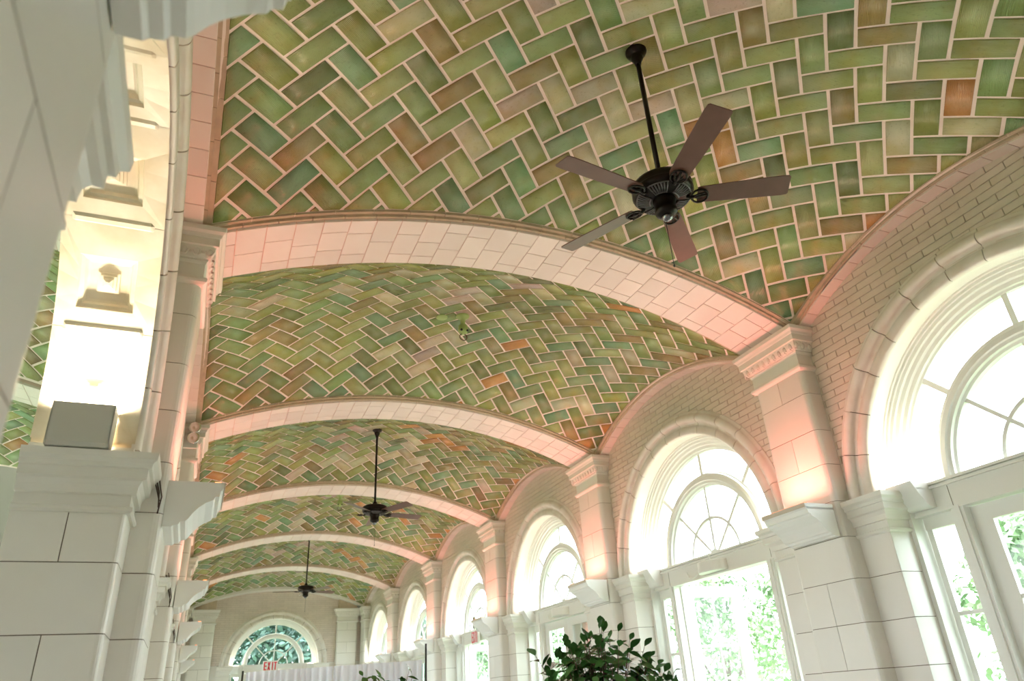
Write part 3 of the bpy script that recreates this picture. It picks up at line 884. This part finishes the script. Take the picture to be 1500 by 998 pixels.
DLAB = ['', 'glazed white door with sidelights under the nearest window', 'glazed door standing open to the garden under the second window', 'closed white double door behind the leafy arrangement',
        'bright open doorway under the red exit sign on the right wall', 'glazed door under the fifth window of the right wall', 'glazed door under the last window of the right wall']
for i in range(1, 7):
    window(i, (W, YB(i), 0), PI, WLAB[i])
    r = trim('cream panelled reveal inside the window arch, %s' % BAYW[i], 'reveal', (W, YB(i), 0), PI, REVEAL_R)
    door(i, (W, YB(i), 0), PI, DLAB[i], open_=i in (2, 4))
window(7, (0, YEND, EZ), -PI / 2, 'arched fanlight window of the end wall with green trees behind', ESC)
r = trim('cream panelled reveal inside the end wall window arch', 'reveal', (0, YEND, EZ), -PI / 2, REVEAL_R); r.scale = (ESC,) * 3
door(7, (0, YEND, EZ), -PI / 2, 'glazed door in the end wall behind the white drape', False, ESC)

# ================================================================== light fixtures
CB = [(0.0, 2.85), (0.055, 2.85), (0.066, 2.862), (0.095, 2.866), (0.105, 2.885), (0.135, 2.890), (0.150, 2.905), (0.175, 2.945), (0.205, 2.980), (0.245, 3.012), (0.290, 3.035), (0.300, 3.055),
      (0.325, 3.062), (0.332, 3.10), (0.345, 3.115), (0.350, 3.155), (0.330, 3.155), (0.325, 3.12), (0.0, 3.12)]
def corbel_body():
    m = MB().prism(CB, -0.30, 0.30, 'y')
    for s in (-1, 1): m.box(0.0, 0.34, min(s * 0.30, s * 0.285), max(s * 0.30, s * 0.285), 3.10, 3.155)
    return m.mesh('bracket', M_WHITE)
CORB = corbel_body()
CORB_TRIM = MB().box(0.348, 0.356, -0.302, 0.302, 3.118, 3.157).mesh('fascia', M_TAUPE)
LEDBAR = MB().box(0.285, 0.325, -0.27, 0.27, 3.12, 3.168).mesh('lamp_bar', M_LED)
SPOT = MB().lathe([(0.0, 0.0), (0.035, 0.0), (0.045, 0.03), (0.045, 0.035), (0.0, 0.035)], 14, (0.22, 0, 3.12)).mesh('lamp_head', M_CHROME)
SALMON = (1.0, 0.19, 0.14)
CDX = {(0, -1): (0.045, 0.05), (1, -1): (0.02, -0.10), (2, -1): (0.01, -0.03), (1, 1): (0, -0.015)}
def corbel(k, side, label, watts):
    rz = PI if side > 0 else 0.0
    dx, dz = CDX.get((k, side), (0, 0)); x = side * (W - 0.225 + dx)
    c = thing('light_bracket', label, 'wall light', (x, YK(k) + PDY - 0.03, dz), rz, 'white uplight brackets on the pilasters')
    link('bracket', CORB, c); link('fascia', CORB_TRIM, c); link('lamp_bar', LEDBAR, c)
    h = link('lamp_head', SPOT, c); 
    h2 = link('lamp_head', SPOT, c); h2.location = (0, 0.15, 0)
    if watts:
        lamp('lamp', (0.24, 0, 3.16), SALMON, watts, 0.08, (0, 0, 1), c, 0.56, 2.5)
    return c
RW = [0, 1.0, 1.0, 1.0, 1.0, 0.35]
for k in range(0, 6):
    corbel(k, 1, 'white moulded uplight bracket on the right wall, out of the frame' if k == 0 else 'white moulded uplight bracket on the %s pilaster of the right wall' % nth(k - 1), CORBEL_W * RW[k])
    corbel(k, -1, 'blurred white uplight bracket overhead at the top left' if k == 0 else 'white moulded uplight bracket on the left wall, %s beyond the blurred one' % nth(k - 1), CORBEL_W * (0.5 if k == 0 else 0.8 if k < 4 else 0.4))
# scooped uplights at the window jambs
def scoop_body():
    prof = [(0.0, 2.965), (0.06, 2.965)] + [(0.235 - 0.175 * math.cos(t), 3.185 - 0.22 * math.sin(t)) for t in [PI / 2 * (1 - q / 7) for q in range(1, 8)]]
    prof = [(0.0, 2.965), (0.055, 2.965), (0.085, 2.975), (0.115, 3.00), (0.145, 3.04), (0.175, 3.08), (0.208, 3.135), (0.245, 3.195), (0.232, 3.195), (0.195, 3.135), (0.0, 3.13)]
    m = MB().prism(prof, -0.14, 0.14, 'y')
    for s in (-1, 1): m.prism([(0.0, 3.12), (0.19, 3.12), (0.235, 3.195), (0.0, 3.195)], min(s * 0.14, s * 0.13), max(s * 0.14, s * 0.13), 'y')
    return m.mesh('scoop', M_WHITE)
SCOOP = scoop_body()
BULB = MB().lathe([(0.0, 0.0), (0.012, 0.004), (0.016, 0.02), (0.010, 0.04), (0.0, 0.045)], 10, (0.08, 0, 3.135)).mesh('bulb', M_WARM)
WARM = (1.0, 0.88, 0.68)
def scoop(loc, rz, label, w):
    s = thing('scoop_uplight', label, 'wall light', loc, rz, 'white scoop uplights at the window jambs')
    link('scoop', SCOOP, s); link('bulb', BULB, s)
    if w: lamp('lamp', (0.09, 0, 3.16), WARM, w, 0.12, (0.45, 0, 1), s, 0.16)
for i in range(1, 7):
    for e in (1, -1):
        scoop((W + 0.30, YB(i) + e * 1.352, 0), PI, 'white curved scoop uplight at the %s jamb of the right window, %s' % ('far' if e > 0 else 'near', BAYW[i]), SCOOP_W if i else 0)
for e in (1, -1):
    s_ = scoop((e * 1.29, YEND + 0.285, 0.06), -PI / 2, 'small white scoop uplight at the %s of the end wall window' % ('right' if e > 0 else 'left'), SCOOP_W * 0.35)
# grey wash boxes on the left cornices
BOXM = MB()
BOXM.prism([(0.0, 0.0), (-0.012, 0.02), (-0.012, 0.26), (0.0, 0.27), (0.02, 0.27), (0.02, 0.02), (0.02, 0.0)], -0.165, 0.165, 'x')
BOXM = MB().prism([(0.17, 0.0), (0.02, 0.0), (0.0, 0.02), (0.0, 0.262), (0.008, 0.262), (0.008, 0.03), (0.17, 0.03)], -0.165, 0.165, 'x')
for s in (-1, 1): BOXM.box(min(s * 0.165, s * 0.155), max(s * 0.165, s * 0.155), 0.0, 0.17, 0.0, 0.262)
BOXM = BOXM.mesh('housing', M_GREYBOX)
TUBE = MB().tube([(-0.13, 0.07, 0.07), (0.13, 0.07, 0.07)], 0.018, 10).mesh('lamp_tube', M_WARM)
for i in (1, 2, 3, 4):
    b = thing('wall_washer', 'grey box uplight on the left impost cornice, %s' % BAYW[i], 'wall light', (-W - 0.285, YB(i) + 1.335, 3.082), 0, 'grey box uplights on the left cornices')
    link('housing', BOXM, b); link('lamp_tube', TUBE, b)
    lamp('lamp', (0, 0.10, 0.20), WARM, BOX_W, 0.28, (0, 0.12, 1), b, 0.12)
# half drum lights on the transoms
def half_drum(r, h):
    m = MB(); n = 16
    prof = [(0.0, 0.0), (r - 0.012, 0.0), (r, 0.012), (r, h - 0.01), (r - 0.008, h), (r - 0.02, h), (r - 0.02, h - 0.03), (0.0, h - 0.03)]
    m.grid([[(rr * math.sin(PI * i / n) * 0.75, -rr * math.cos(PI * i / n), z) for rr, z in prof] for i in range(n + 1)])
    m.box(-0.012, 0.0, -r, r, 0, h)
    return m.mesh('drum', M_PAINT)
DRUM = half_drum(0.25, 0.135)
CORD = MB().tube([(0.0, 0.0, 0.13), (0.03, 0.03, 0.17), (0.015, 0.06, 0.24), (-0.02, 0.03, 0.28)], 0.006, 6).tube(
    [(0.05, 0.24, 0.12), (0.07, 0.28, 0.03), (0.06, 0.40, -0.01), (0.03, 0.52, 0.01), (0.005, 0.60, 0.10)], 0.006, 6).mesh('cord', M_PAINT)
for i in (2, 3, 5, 6):
    d = thing('drum_sconce', 'half round white sconce with a cord on the transom, %s' % BAYW[i], 'wall light', (W + 0.29, YB(i), 2.945), PI, 'half round sconces on the transoms')
    link('drum', DRUM, d); c = link('cord', CORD, d); c.scale = (1, -1, 1)
d = thing('drum_sconce', 'half round white sconce on the end wall transom right of the exit sign', 'wall light', (0.42, YEND + 0.29, 3.0), -PI / 2, 'half round sconces on the transoms')
link('drum', DRUM, d)

# ================================================================== ceiling fans
def blade_mesh():
    m = MB(); rows = []
    for r, w in ((0.235, 0.060), (0.26, 0.068), (0.5, 0.077), (0.82, 0.084), (0.862, 0.080), (0.872, 0.070)):
        row = []
        for y, z in ((-w, 0.0), (0, 0.0), (w, 0.0), (w, 0.007), (0, 0.007), (-w, 0.007)):
            tl = -0.24
            row.append((r, y * math.cos(tl) - z * math.sin(tl), y * math.sin(tl) + z * math.cos(tl)))
        rows.append(row)
    m.grid(rows, closed_u=True)
    for row in (rows[0], rows[-1]): m.add(row, [list(range(6))])
    return m.mesh('blade', M_BLADE)
def iron_mesh():
    m = MB()
    m.tube([(0.165, 0, 0.0), (0.18, 0, -0.016), (0.21, 0, -0.012)], [0.014, 0.012, 0.012], 6)
    tl = -0.24
    pts = [(0.19 + 0.065 * (1 - math.cos(a)) * 0.9, 0.056 * math.sin(a)) for a in [2 * PI * q / 14 for q in range(15)]]
    m.tube([(x, y * math.cos(tl), y * math.sin(tl) - 0.010) for x, y in pts], 0.008, 5)
    m.tube([(0.19, 0, -0.012), (0.25, 0.0, -0.010), (0.30, 0, -0.006)], [0.013, 0.011, 0.009], 6)
    for s in (-1, 1):
        m.tube([(0.20, 0, -0.010), (0.235, s * 0.03, s * 0.006 - 0.010), (0.285, s * 0.034, s * 0.007 - 0.006)], 0.007, 5)
    m.lathe([(0.0, -0.014), (0.020, -0.014), (0.024, -0.006), (0.0, -0.004)], 10, (0.235, 0, 0))
    return m.mesh('blade_iron', M_BRONZE)
BLADE, IRON = blade_mesh(), iron_mesh()
def fan(loc, base_ang, hub_z, label):
    f = thing('ceiling_fan', label, 'ceiling fan', loc, 0, 'five-blade ceiling fans')
    zc = loc[2]; h = hub_z - zc               # hub_z: height of the blades
    link('canopy', MB().lathe([(0.0, 0.015), (0.082, 0.01), (0.086, -0.012), (0.078, -0.03), (0.050, -0.055), (0.046, -0.062), (0.050, -0.07), (0.044, -0.095), (0.030, -0.12), (0.024, -0.15), (0.0, -0.15)], 24).mesh('canopy', M_BRONZE), f)
    link('down_rod', MB().tube([(0, 0, -0.14), (0, 0, h + 0.17)], 0.019, 12).mesh('down_rod', M_BRONZE), f)
    mo = link('motor', MB().lathe([(0.0, h + 0.20), (0.024, h + 0.20), (0.034, h + 0.185), (0.036, h + 0.15), (0.060, h + 0.142), (0.150, h + 0.125), (0.176, h + 0.105), (0.180, h + 0.075), (0.172, h + 0.06),
                          (0.180, h + 0.050), (0.180, h + 0.030), (0.168, h + 0.012), (0.150, h - 0.004), (0.10, h - 0.018), (0.0, h - 0.02)], 32).mesh('motor', M_BRONZE), f)
    vg = MB()
    for q in range(5):                        # pierced fret work on the motor's underside
        a0 = base_ang + 2 * PI * (q + 0.5) / 5
        for t in range(-3, 4):
            a = a0 + t * 0.125
            vg.tube([(0.085 * math.cos(a), 0.085 * math.sin(a), h - 0.024), (0.125 * math.cos(a), 0.125 * math.sin(a), h - 0.018), (0.158 * math.cos(a), 0.158 * math.sin(a), h - 0.002)], 0.0048, 5)
        for rr in (0.085, 0.158):
            vg.tube([(rr * math.cos(a0 + t * 0.07), rr * math.sin(a0 + t * 0.07), h - 0.026 if rr < 0.1 else h - 0.004) for t in range(-6, 7)], 0.0048, 5)
    link('vent_fret', vg.mesh('vent_fret', M_FRET), mo)
    sw = link('switch_housing', MB().lathe([(0.0, h - 0.015), (0.066, h - 0.015), (0.070, h - 0.03), (0.064, h - 0.05), (0.060, h - 0.10), (0.066, h - 0.115), (0.062, h - 0.14), (0.040, h - 0.155), (0.0, h - 0.16)], 24).mesh('switch_housing', M_BRONZE), f)
    link('end_cap', MB().lathe([(0.0, h - 0.15), (0.036, h - 0.155), (0.040, h - 0.17), (0.030, h - 0.188), (0.012, h - 0.197), (0.0, h - 0.198)], 18).mesh('end_cap', M_CHROMED), f)
    for o in (mo, sw): o.scale = (1.2, 1.2, 1.0)
    for q in range(5):
        a = base_ang + 2 * PI * q / 5
        link('blade_iron', IRON, f, (0, 0, h - 0.005), a)
        link('blade', BLADE, f, (0, 0, h - 0.004), a)
    ch = MB().tube([(0.02, 0.05, h - 0.12), (0.021, 0.052, h - 0.30), (0.022, 0.052, h - 0.52)], 0.0028, 5)
    ch.lathe([(0.0, 0.0), (0.006, 0.004), (0.007, 0.018), (0.0, 0.026)], 8, (0.022, 0.052, h - 0.545))
    link('pull_chain', ch.mesh('pull_chain', M_BLACK), f)
    return f
M_FRET = plain('worn_bronze', (0.14, 0.13, 0.14), 0.35, metal=0.5)
M_CHROMED = plain('dark_chrome', (0.25, 0.27, 0.30), 0.15, metal=1.0)
fan((0.045, YB(1), VZ), rad(44), 4.72, 'large dark ceiling fan on a long rod under the nearest vault')
fan((-0.03, YB(3), VZ), rad(11), 4.66, 'dark ceiling fan in mid view, hung in the third vault')
fan((0.03, YB(5), VZ), rad(20), 4.69, 'small distant dark ceiling fan above the end wall window')
# green painted ceiling hooks
def hook(loc, label):
    f = thing('ceiling_hook', label, 'ceiling fixture', loc, 0, 'green painted ceiling fixtures')
    link('rosette', MB().lathe([(0.0, 0.0), (0.065, 0.0), (0.066, -0.012), (0.055, -0.025), (0.026, -0.04), (0.020, -0.10), (0.022, -0.115), (0.0, -0.115)], 20).mesh('rosette', M_GREENP), f)
    link('body', MB().lathe([(0.0, -0.105), (0.040, -0.11), (0.048, -0.125), (0.048, -0.165), (0.040, -0.19), (0.022, -0.205), (0.0, -0.205)], 20).mesh('body', M_GREENP), f)
    link('screw', MB().lathe([(0.0, 0), (0.011, 0), (0.011, 0.012), (0, 0.012)], 8, (0.03, -0.045, -0.178), ax='y').mesh('screw', M_BLACK), f)
    link('screw', MB().lathe([(0.0, 0), (0.011, 0), (0.011, 0.012), (0, 0.012)], 8, (-0.03, -0.045, -0.178), ax='y').mesh('screw', M_BLACK), f)
    link('ring', MB().tube([(0.036 * math.cos(t), 0, -0.235 + 0.036 * math.sin(t)) for t in [2 * PI * q / 18 for q in range(19)]], 0.005, 6).mesh('ring', M_STEM), f)
    link('cover_disc', MB().lathe([(0.0, -0.012), (0.055, -0.012), (0.058, -0.004), (0.0, 0.004)], 20, (-0.19, 0.07, -0.004)).mesh('cover_disc', M_GREENP), f)
    f.scale = (1.35,) * 3
    return f
hook((0.10, YB(2), VZ - 0.004), 'small green painted ceiling hook in the second vault')
hook((0.10, YB(4), VZ - 0.004), 'tiny green painted ceiling hook in the fourth vault')

# ================================================================== emergency lamps, signs, cables
def twin_lamp(loc, rz, label, body=True):
    f = thing('emergency_light', label, 'emergency light', loc, rz)
    link('back_box', MB().box(-0.09, 0.09, -0.03, 0.0, -0.22, -0.02, 0.01).mesh('back_box', M_PAINT), f)
    for z in (0.03, -0.11):
        h = link('lamp_head', MB().lathe([(0.0, 0.03), (0.045, 0.03), (0.072, -0.03), (0.074, -0.06), (0.066, -0.062), (0.0, -0.052)], 18, (0.03, 0, z), ax='y').mesh('lamp_head', M_CHROME), f)
        h.location = (0, -0.07, 0)
        link('bracket', MB().tube([(0.0, -0.02, -0.08), (0.03, -0.05, z)], 0.012, 6).mesh('bracket', M_PAINT), f)
    return f
twin_lamp((-W + 0.13, YK(2) + PDY - 0.445, 4.93), 0.0, 'chrome twin headed emergency light on the second left capital')
def letters(txt, h, w, gap, t, d):
    m = MB(); x = 0.0
    for ch in txt:
        if ch == 'E':
            m.box(x, x + t, 0, d, 0, h)
            for z in (0, (h - t) / 2, h - t): m.box(x + t, x + w, 0, d, z, z + t)
        elif ch == 'X':
            for s in (0, 1):
                a, b = (x, x + w - t) if s == 0 else (x + w - t, x)
                m.prism([(a, 0), (a + t, 0), (b + t, h), (b, h)], 0, d * (1.0 if s else 0.97), 'y')
        elif ch == 'I':
            m.box(x + (w - t) / 2 - t * 0.0, x + (w + t) / 2, 0, d, 0, h)
        elif ch == 'T':
            m.box(x, x + w, 0, d, h - t, h); m.box(x + (w - t) / 2, x + (w + t) / 2, 0, d, 0, h - t)
        x += (w if ch != 'I' else w * 0.75) + gap
        if ch == 'I': x -= w * 0.25 * 0.0
    return m
def exit_sign(loc, rz, label, w=0.50, h=0.33):
    s = thing('exit_sign', label, 'sign', loc, rz)
    link('panel', MB().box(-w / 2, w / 2, 0, 0.05, 0, h, 0.006).mesh('panel', M_SIGN), s)
    lm = letters('EXIT', h * 0.78, w * 0.19, w * 0.045, w * 0.072, 0.006)
    o = link('lettering', lm.mesh('lettering', M_RED), s, (-w * 0.43, -0.005, h * 0.11))
    return s
exit_sign((-0.12, YEND - 0.02, 3.05), 0.0, 'red and white EXIT sign on the end wall above the drape')
exit_sign((W + 0.20, YB(4) - 0.02, 2.86), -PI / 2, 'red and white EXIT sign seen edge-on along the right wall', 0.46, 0.30)
twin_lamp((W + 0.16, YB(4) - 0.42, 3.30), -PI / 2, 'white twin headed emergency light beside the right wall exit sign')
# cables behind the left brackets
for k in (0, 1, 2, 3):
    rr = random.Random(50 + k); m = MB()
    yk = YK(k) + PDY
    for q in range(3):
        x0 = -W + 0.09 + 0.02 * q
        pts = [(x0 - 0.02, yk - 0.375 - 0.02 * rr.random(), 3.16 + 0.02 * q), (x0 + 0.01, yk - 0.385, 3.08), (x0 + 0.05, yk - 0.38, 2.99 - 0.03 * q), (-W + 0.17, yk - 0.378, 2.90 - 0.04 * q)]
        m.tube(pts, 0.005, 6)
    thing('cable_bundle', 'dark cable bundle beside the left wall bracket, %s' % ('the blurred one' if k == 0 else '%s beyond the blurred one' % nth(k - 1)), 'cable', (0, 0, 0), me=m.mesh('cable_bundle', M_CABLE), group='cables at the left brackets')

# ================================================================== drape
def drape(x0, x1, y, z1, label):
    m = MB(); n = int((x1 - x0) / 0.02); rr = random.Random(int(x0 * 100))
    def sheet(off, rev):
        rows = []
        for zz, amp in ((0.02, 0.05), (1.2, 0.045), (z1 - 0.25, 0.035), (z1 - 0.06, 0.022), (z1 - 0.05, 0.018), (z1, 0.018)):
            rows.append([(x0 + (x1 - x0) * i / n, y + off + amp * math.sin(i * 0.95 + 1.3 * math.sin(i * 0.21)) + 0.4 * amp * math.sin(i * 0.41), zz) for i in range(n + 1)])
        m.grid(rows, smooth=True, flip=rev)
    sheet(-0.006, True); sheet(0.006, False)
    return thing('drape', label, 'curtain', DP, DR, me=m.mesh('drape', M_CLOTH, fix=False), group='white pipe and drape panels')
DP, DR = (-1.60, 16.5, 0), math.atan2(-1.80, 3.13)
drape(0.0, 1.78, 0.0, 2.45, 'left panel of the white gathered drape across the hall')
drape(1.80, 3.58, 0.0, 2.45, 'right panel of the white gathered drape across the hall')
for u, z, lb in ((-0.08, 2.48, 'left'), (3.66, 2.74, 'right')):
    p = thing('drape_pole', 'thin dark upright pole at the %s end of the white drape' % lb, 'pole', (DP[0] + u * math.cos(DR), DP[1] + u * math.sin(DR), 0), DR)
    e = -1 if lb == 'left' else 1
    link('base', MB().box(min(-e * 0.04, e * 0.3), max(-e * 0.04, e * 0.3), -0.2, 0.2, 0.0, 0.01).mesh('base', M_BLACK), p)
    link('upright', MB().tube([(0, 0, 0.01), (0, 0, z)], 0.019, 10).mesh('upright', M_BLACK), p)

# ================================================================== leafy arrangements
def leaf_mesh(L, wd, bend):
    m = MB(); rows = []
    for t, w in ((0.0, 0.02), (0.15, 0.42), (0.38, 0.9), (0.6, 1.0), (0.82, 0.62), (1.0, 0.02)):
        z = -bend * t * t * L
        rows.append([(t * L, -w * wd, z + 0.12 * w * wd), (t * L, 0, z), (t * L, w * wd, z + 0.12 * w * wd)])
    m.grid(rows, smooth=True)
    return m.mesh('leaf', M_LEAF, fix=False)
LEAVES = [leaf_mesh(0.078, 0.021, 0.25), leaf_mesh(0.066, 0.019, 0.1), leaf_mesh(0.085, 0.022, 0.45)]
def flower():
    m = MB()
    for lay, (r, tilt, n) in enumerate(((0.045, 0.25, 6), (0.036, 0.7, 6), (0.024, 1.1, 5))):
        for q in range(n):
            a = 2 * PI * q / n + lay * 0.5; ca, sa = math.cos(a), math.sin(a); rows = []
            for t, w in ((0.05, 0.25), (0.45, 0.75), (0.8, 0.8), (1.0, 0.35)):
                R = r * t * math.cos(tilt); z = r * t * math.sin(tilt) + 0.004 * lay
                ww = w * r * 0.55
                rows.append([(ca * R - sa * s * ww, sa * R + ca * s * ww, z + 0.004 * abs(s)) for s in (-1, 0, 1)])
            m.grid(rows, smooth=True)
    return m.mesh('flower', M_PETAL, fix=False)
FLOWER = flower()
def arrangement(loc, top, rad_, seed, label, nst, dens, flowers, lean=()):
    rr = random.Random(seed)
    f = thing('leafy_arrangement', label, 'plant', loc, 0)
    base_z = 1.30
    link('stand', MB().lathe([(0.0, 0.0), (0.17, 0.0), (0.17, 0.02), (0.06, 0.05), (0.035, 0.12), (0.03, 1.0), (0.05, 1.05), (0.12, 1.10), (0.16, 1.22), (0.15, 1.32), (0.13, 1.32), (0.12, 1.22), (0.0, 1.16)], 24).mesh('stand', M_WHITE), f)
    tips = []
    for q in range(nst):
        a = 2 * PI * q / nst * 1.0 + rr.uniform(-0.3, 0.3)
        e = rr.random() ** 0.6
        R = rad_ * e
        zt = base_z + (top - base_z) * (1 - 0.50 * e * e) * rr.uniform(0.80, 1.0)
        tips.append((R * math.cos(a), R * math.sin(a), zt))
    tips += list(lean)
    cand = []
    for q, tp in enumerate(tips):
        P0 = Vector((tp[0] * 0.08, tp[1] * 0.08, base_z - 0.1)); P2 = Vector(tp)
        P1 = (P0 + P2) / 2 + Vector((tp[0] * 0.10, tp[1] * 0.10, 0.10))
        pts = [(1 - t) ** 2 * P0 + 2 * t * (1 - t) * P1 + t * t * P2 for t in [i / 8 for i in range(9)]]
        link('stem', MB().tube(pts, [0.006 - 0.0045 * i / 8 for i in range(9)], 5).mesh('stem', M_STEM), f)
        nl = dens
        for i in range(nl):
            t = 0.36 + 0.64 * (i + 0.5) / nl
            if i == nl - 1: t = 1.0
            p = (1 - t) ** 2 * P0 + 2 * t * (1 - t) * P1 + t * t * P2
            d = (2 * (1 - t) * (P1 - P0) + 2 * t * (P2 - P1)).normalized()
            side = d.orthogonal().normalized(); side.rotate(Matrix.Rotation(2.4 * i + rr.uniform(-0.5, 0.5), 3, d))
            dr = (d * rr.uniform(0.0, 0.6) + side + Vector((0, 0, rr.uniform(-0.35, 0.2)))).normalized() if i < nl - 1 else (d + side * 0.6).normalized()
            up = (d - dr * d.dot(dr)); up = up.normalized() if up.length > 0.05 else Vector((0.1, 0, 1)).cross(dr).normalized()
            up.rotate(Matrix.Rotation(rr.uniform(-0.7, 0.7), 3, dr))
            y = up.cross(dr).normalized()
            cand.append((p, Matrix((dr, y, up)).transposed(), rr.randrange(3), rr.uniform(0.75, 1.2)))
    cand.sort(key=lambda c: -c[0].z)
    for p, mt, k, sc in cand[:296]:
        o = link('leaf', LEAVES[k], f, tuple(p), rot=mt.to_euler()); o.scale = (sc,) * 3
    mm = MB()
    for p, mt, k, sc in cand[296:]:
        lm = LEAVES[k]
        mm.add([p + mt @ (v.co * sc) for v in lm.vertices], [list(q.vertices) for q in lm.polygons], True)
    if mm.v: link('foliage', mm.mesh('foliage', M_LEAF, fix=False), f, kind='stuff')
    for q in range(flowers):
        tp = Vector(tips[(q * 3 + 1) % nst]) * 1.0; tp.z = min(top - 0.08, base_z + 0.24 + 0.08 * (q % 4))
        d = Vector((tp.x, tp.y - 0.4, 0.35)).normalized()
        link('flower', FLOWER, f, tuple(tp), rot=d.to_track_quat('Z', 'Y').to_euler())
    return f
arrangement((-0.43, 4.0, 0), 1.97, 0.40, 3, 'leafy dark green arrangement with white flowers, in front at bottom centre', 80, 13, 9,
            lean=[(0.46, -0.05, 1.72), (0.40, 0.1, 1.69), (0.02, 0.0, 1.97), (0.16, 0.05, 1.95), (-0.42, 0.0, 1.83), (-0.25, -0.1, 1.86), (0.30, 0.0, 1.86)])
arrangement((-1.25, 6.0, 0), 1.84, 0.32, 11, 'smaller dark green leaf sprays at the bottom, before the white drape', 44, 12, 5,
            lean=[(-0.16, 0, 1.85), (0.20, 0.0, 1.87), (0.24, 0.05, 1.83), (0.02, 0, 1.79)])

# ================================================================== garden outside
def crown_mesh(R, H, n, seed, mat=None):
    rr = random.Random(seed); m = MB(); cl = []
    for q in range(26):
        a = rr.uniform(0, 2 * PI); e = math.sqrt(rr.random()); z = rr.uniform(0.1, 1.0)
        w = math.sin(PI * min(0.97, 0.15 + 0.8 * z)) ** 0.7
        cl.append((R * e * w * math.cos(a), R * e * w * math.sin(a), H * z, rr.uniform(0.28, 0.5) * R))
    for i in range(n):
        c = cl[rr.randrange(len(cl))]
        d = Vector((rr.gauss(0, 1), rr.gauss(0, 1), rr.gauss(0, 1))).normalized()
        p = Vector(c[:3]) + d * c[3] * rr.uniform(0.55, 1.0)
        nrm = (d + Vector((rr.uniform(-.7, .7), rr.uniform(-.7, .7), rr.uniform(-.2, .9)))).normalized()
        u = nrm.orthogonal().normalized(); u.rotate(Matrix.Rotation(rr.uniform(0, 6.28), 3, nrm)); v = nrm.cross(u)
        s = rr.uniform(0.07, 0.13)
        m.add([p - u * s, p + v * s * 0.5, p + u * s, p - v * s * 0.5], [(0, 1, 2, 3)])
    return m.mesh('crown', mat or M_TLEAF, fix=False)
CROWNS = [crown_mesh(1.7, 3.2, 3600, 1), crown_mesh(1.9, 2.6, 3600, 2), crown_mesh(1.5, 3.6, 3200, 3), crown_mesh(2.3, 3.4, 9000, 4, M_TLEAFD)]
TRUNK = MB().tube([(0, 0, -0.3), (0.03, 0.02, 0.8), (-0.02, 0.05, 1.9), (0.05, 0, 3.0)], [0.16, 0.13, 0.10, 0.05], 9)
for a in (0.4, 2.3, 4.2): TRUNK.tube([(0, 0, 1.4), (0.5 * math.cos(a), 0.5 * math.sin(a), 2.2), (0.9 * math.cos(a), 0.9 * math.sin(a), 2.9)], [0.06, 0.045, 0.02], 6)
TRUNK = TRUNK.mesh('trunk', M_BARK)
TREES = [(9.0, 7.0, 0, 0.85, 'tree outside the nearest window'), (9.6, 12.0, 1, 0.85, 'tree outside the open garden door, at its near side'), (10.5, 17.2, 2, 0.95, 'tree outside the open garden door, in its middle'),
         (8.6, 21.8, 1, 0.85, 'tree outside the third window'), (10.0, 27.0, 0, 0.95, 'tree outside the fourth window'), (9.0, 32.5, 2, 0.9, 'tree outside the fifth window'),
         (15.5, 11.0, 2, 1.05, 'rear tree outside the nearest window'), (16.0, 20.0, 0, 1.15, 'rear tree outside the open garden door'),
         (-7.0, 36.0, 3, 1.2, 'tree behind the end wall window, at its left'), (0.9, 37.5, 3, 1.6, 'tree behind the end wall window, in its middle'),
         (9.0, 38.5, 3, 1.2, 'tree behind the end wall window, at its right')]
for x, y, v, s, lb in TREES:
    t = thing('tree', 'green leafy ' + lb, 'tree', (x, y, -0.13), rnd.uniform(0, 6), 'trees in the garden')
    t.scale = (s, s, s)
    link('trunk', TRUNK, t); link('crown', CROWNS[v], t, (0, 0, 1.2))
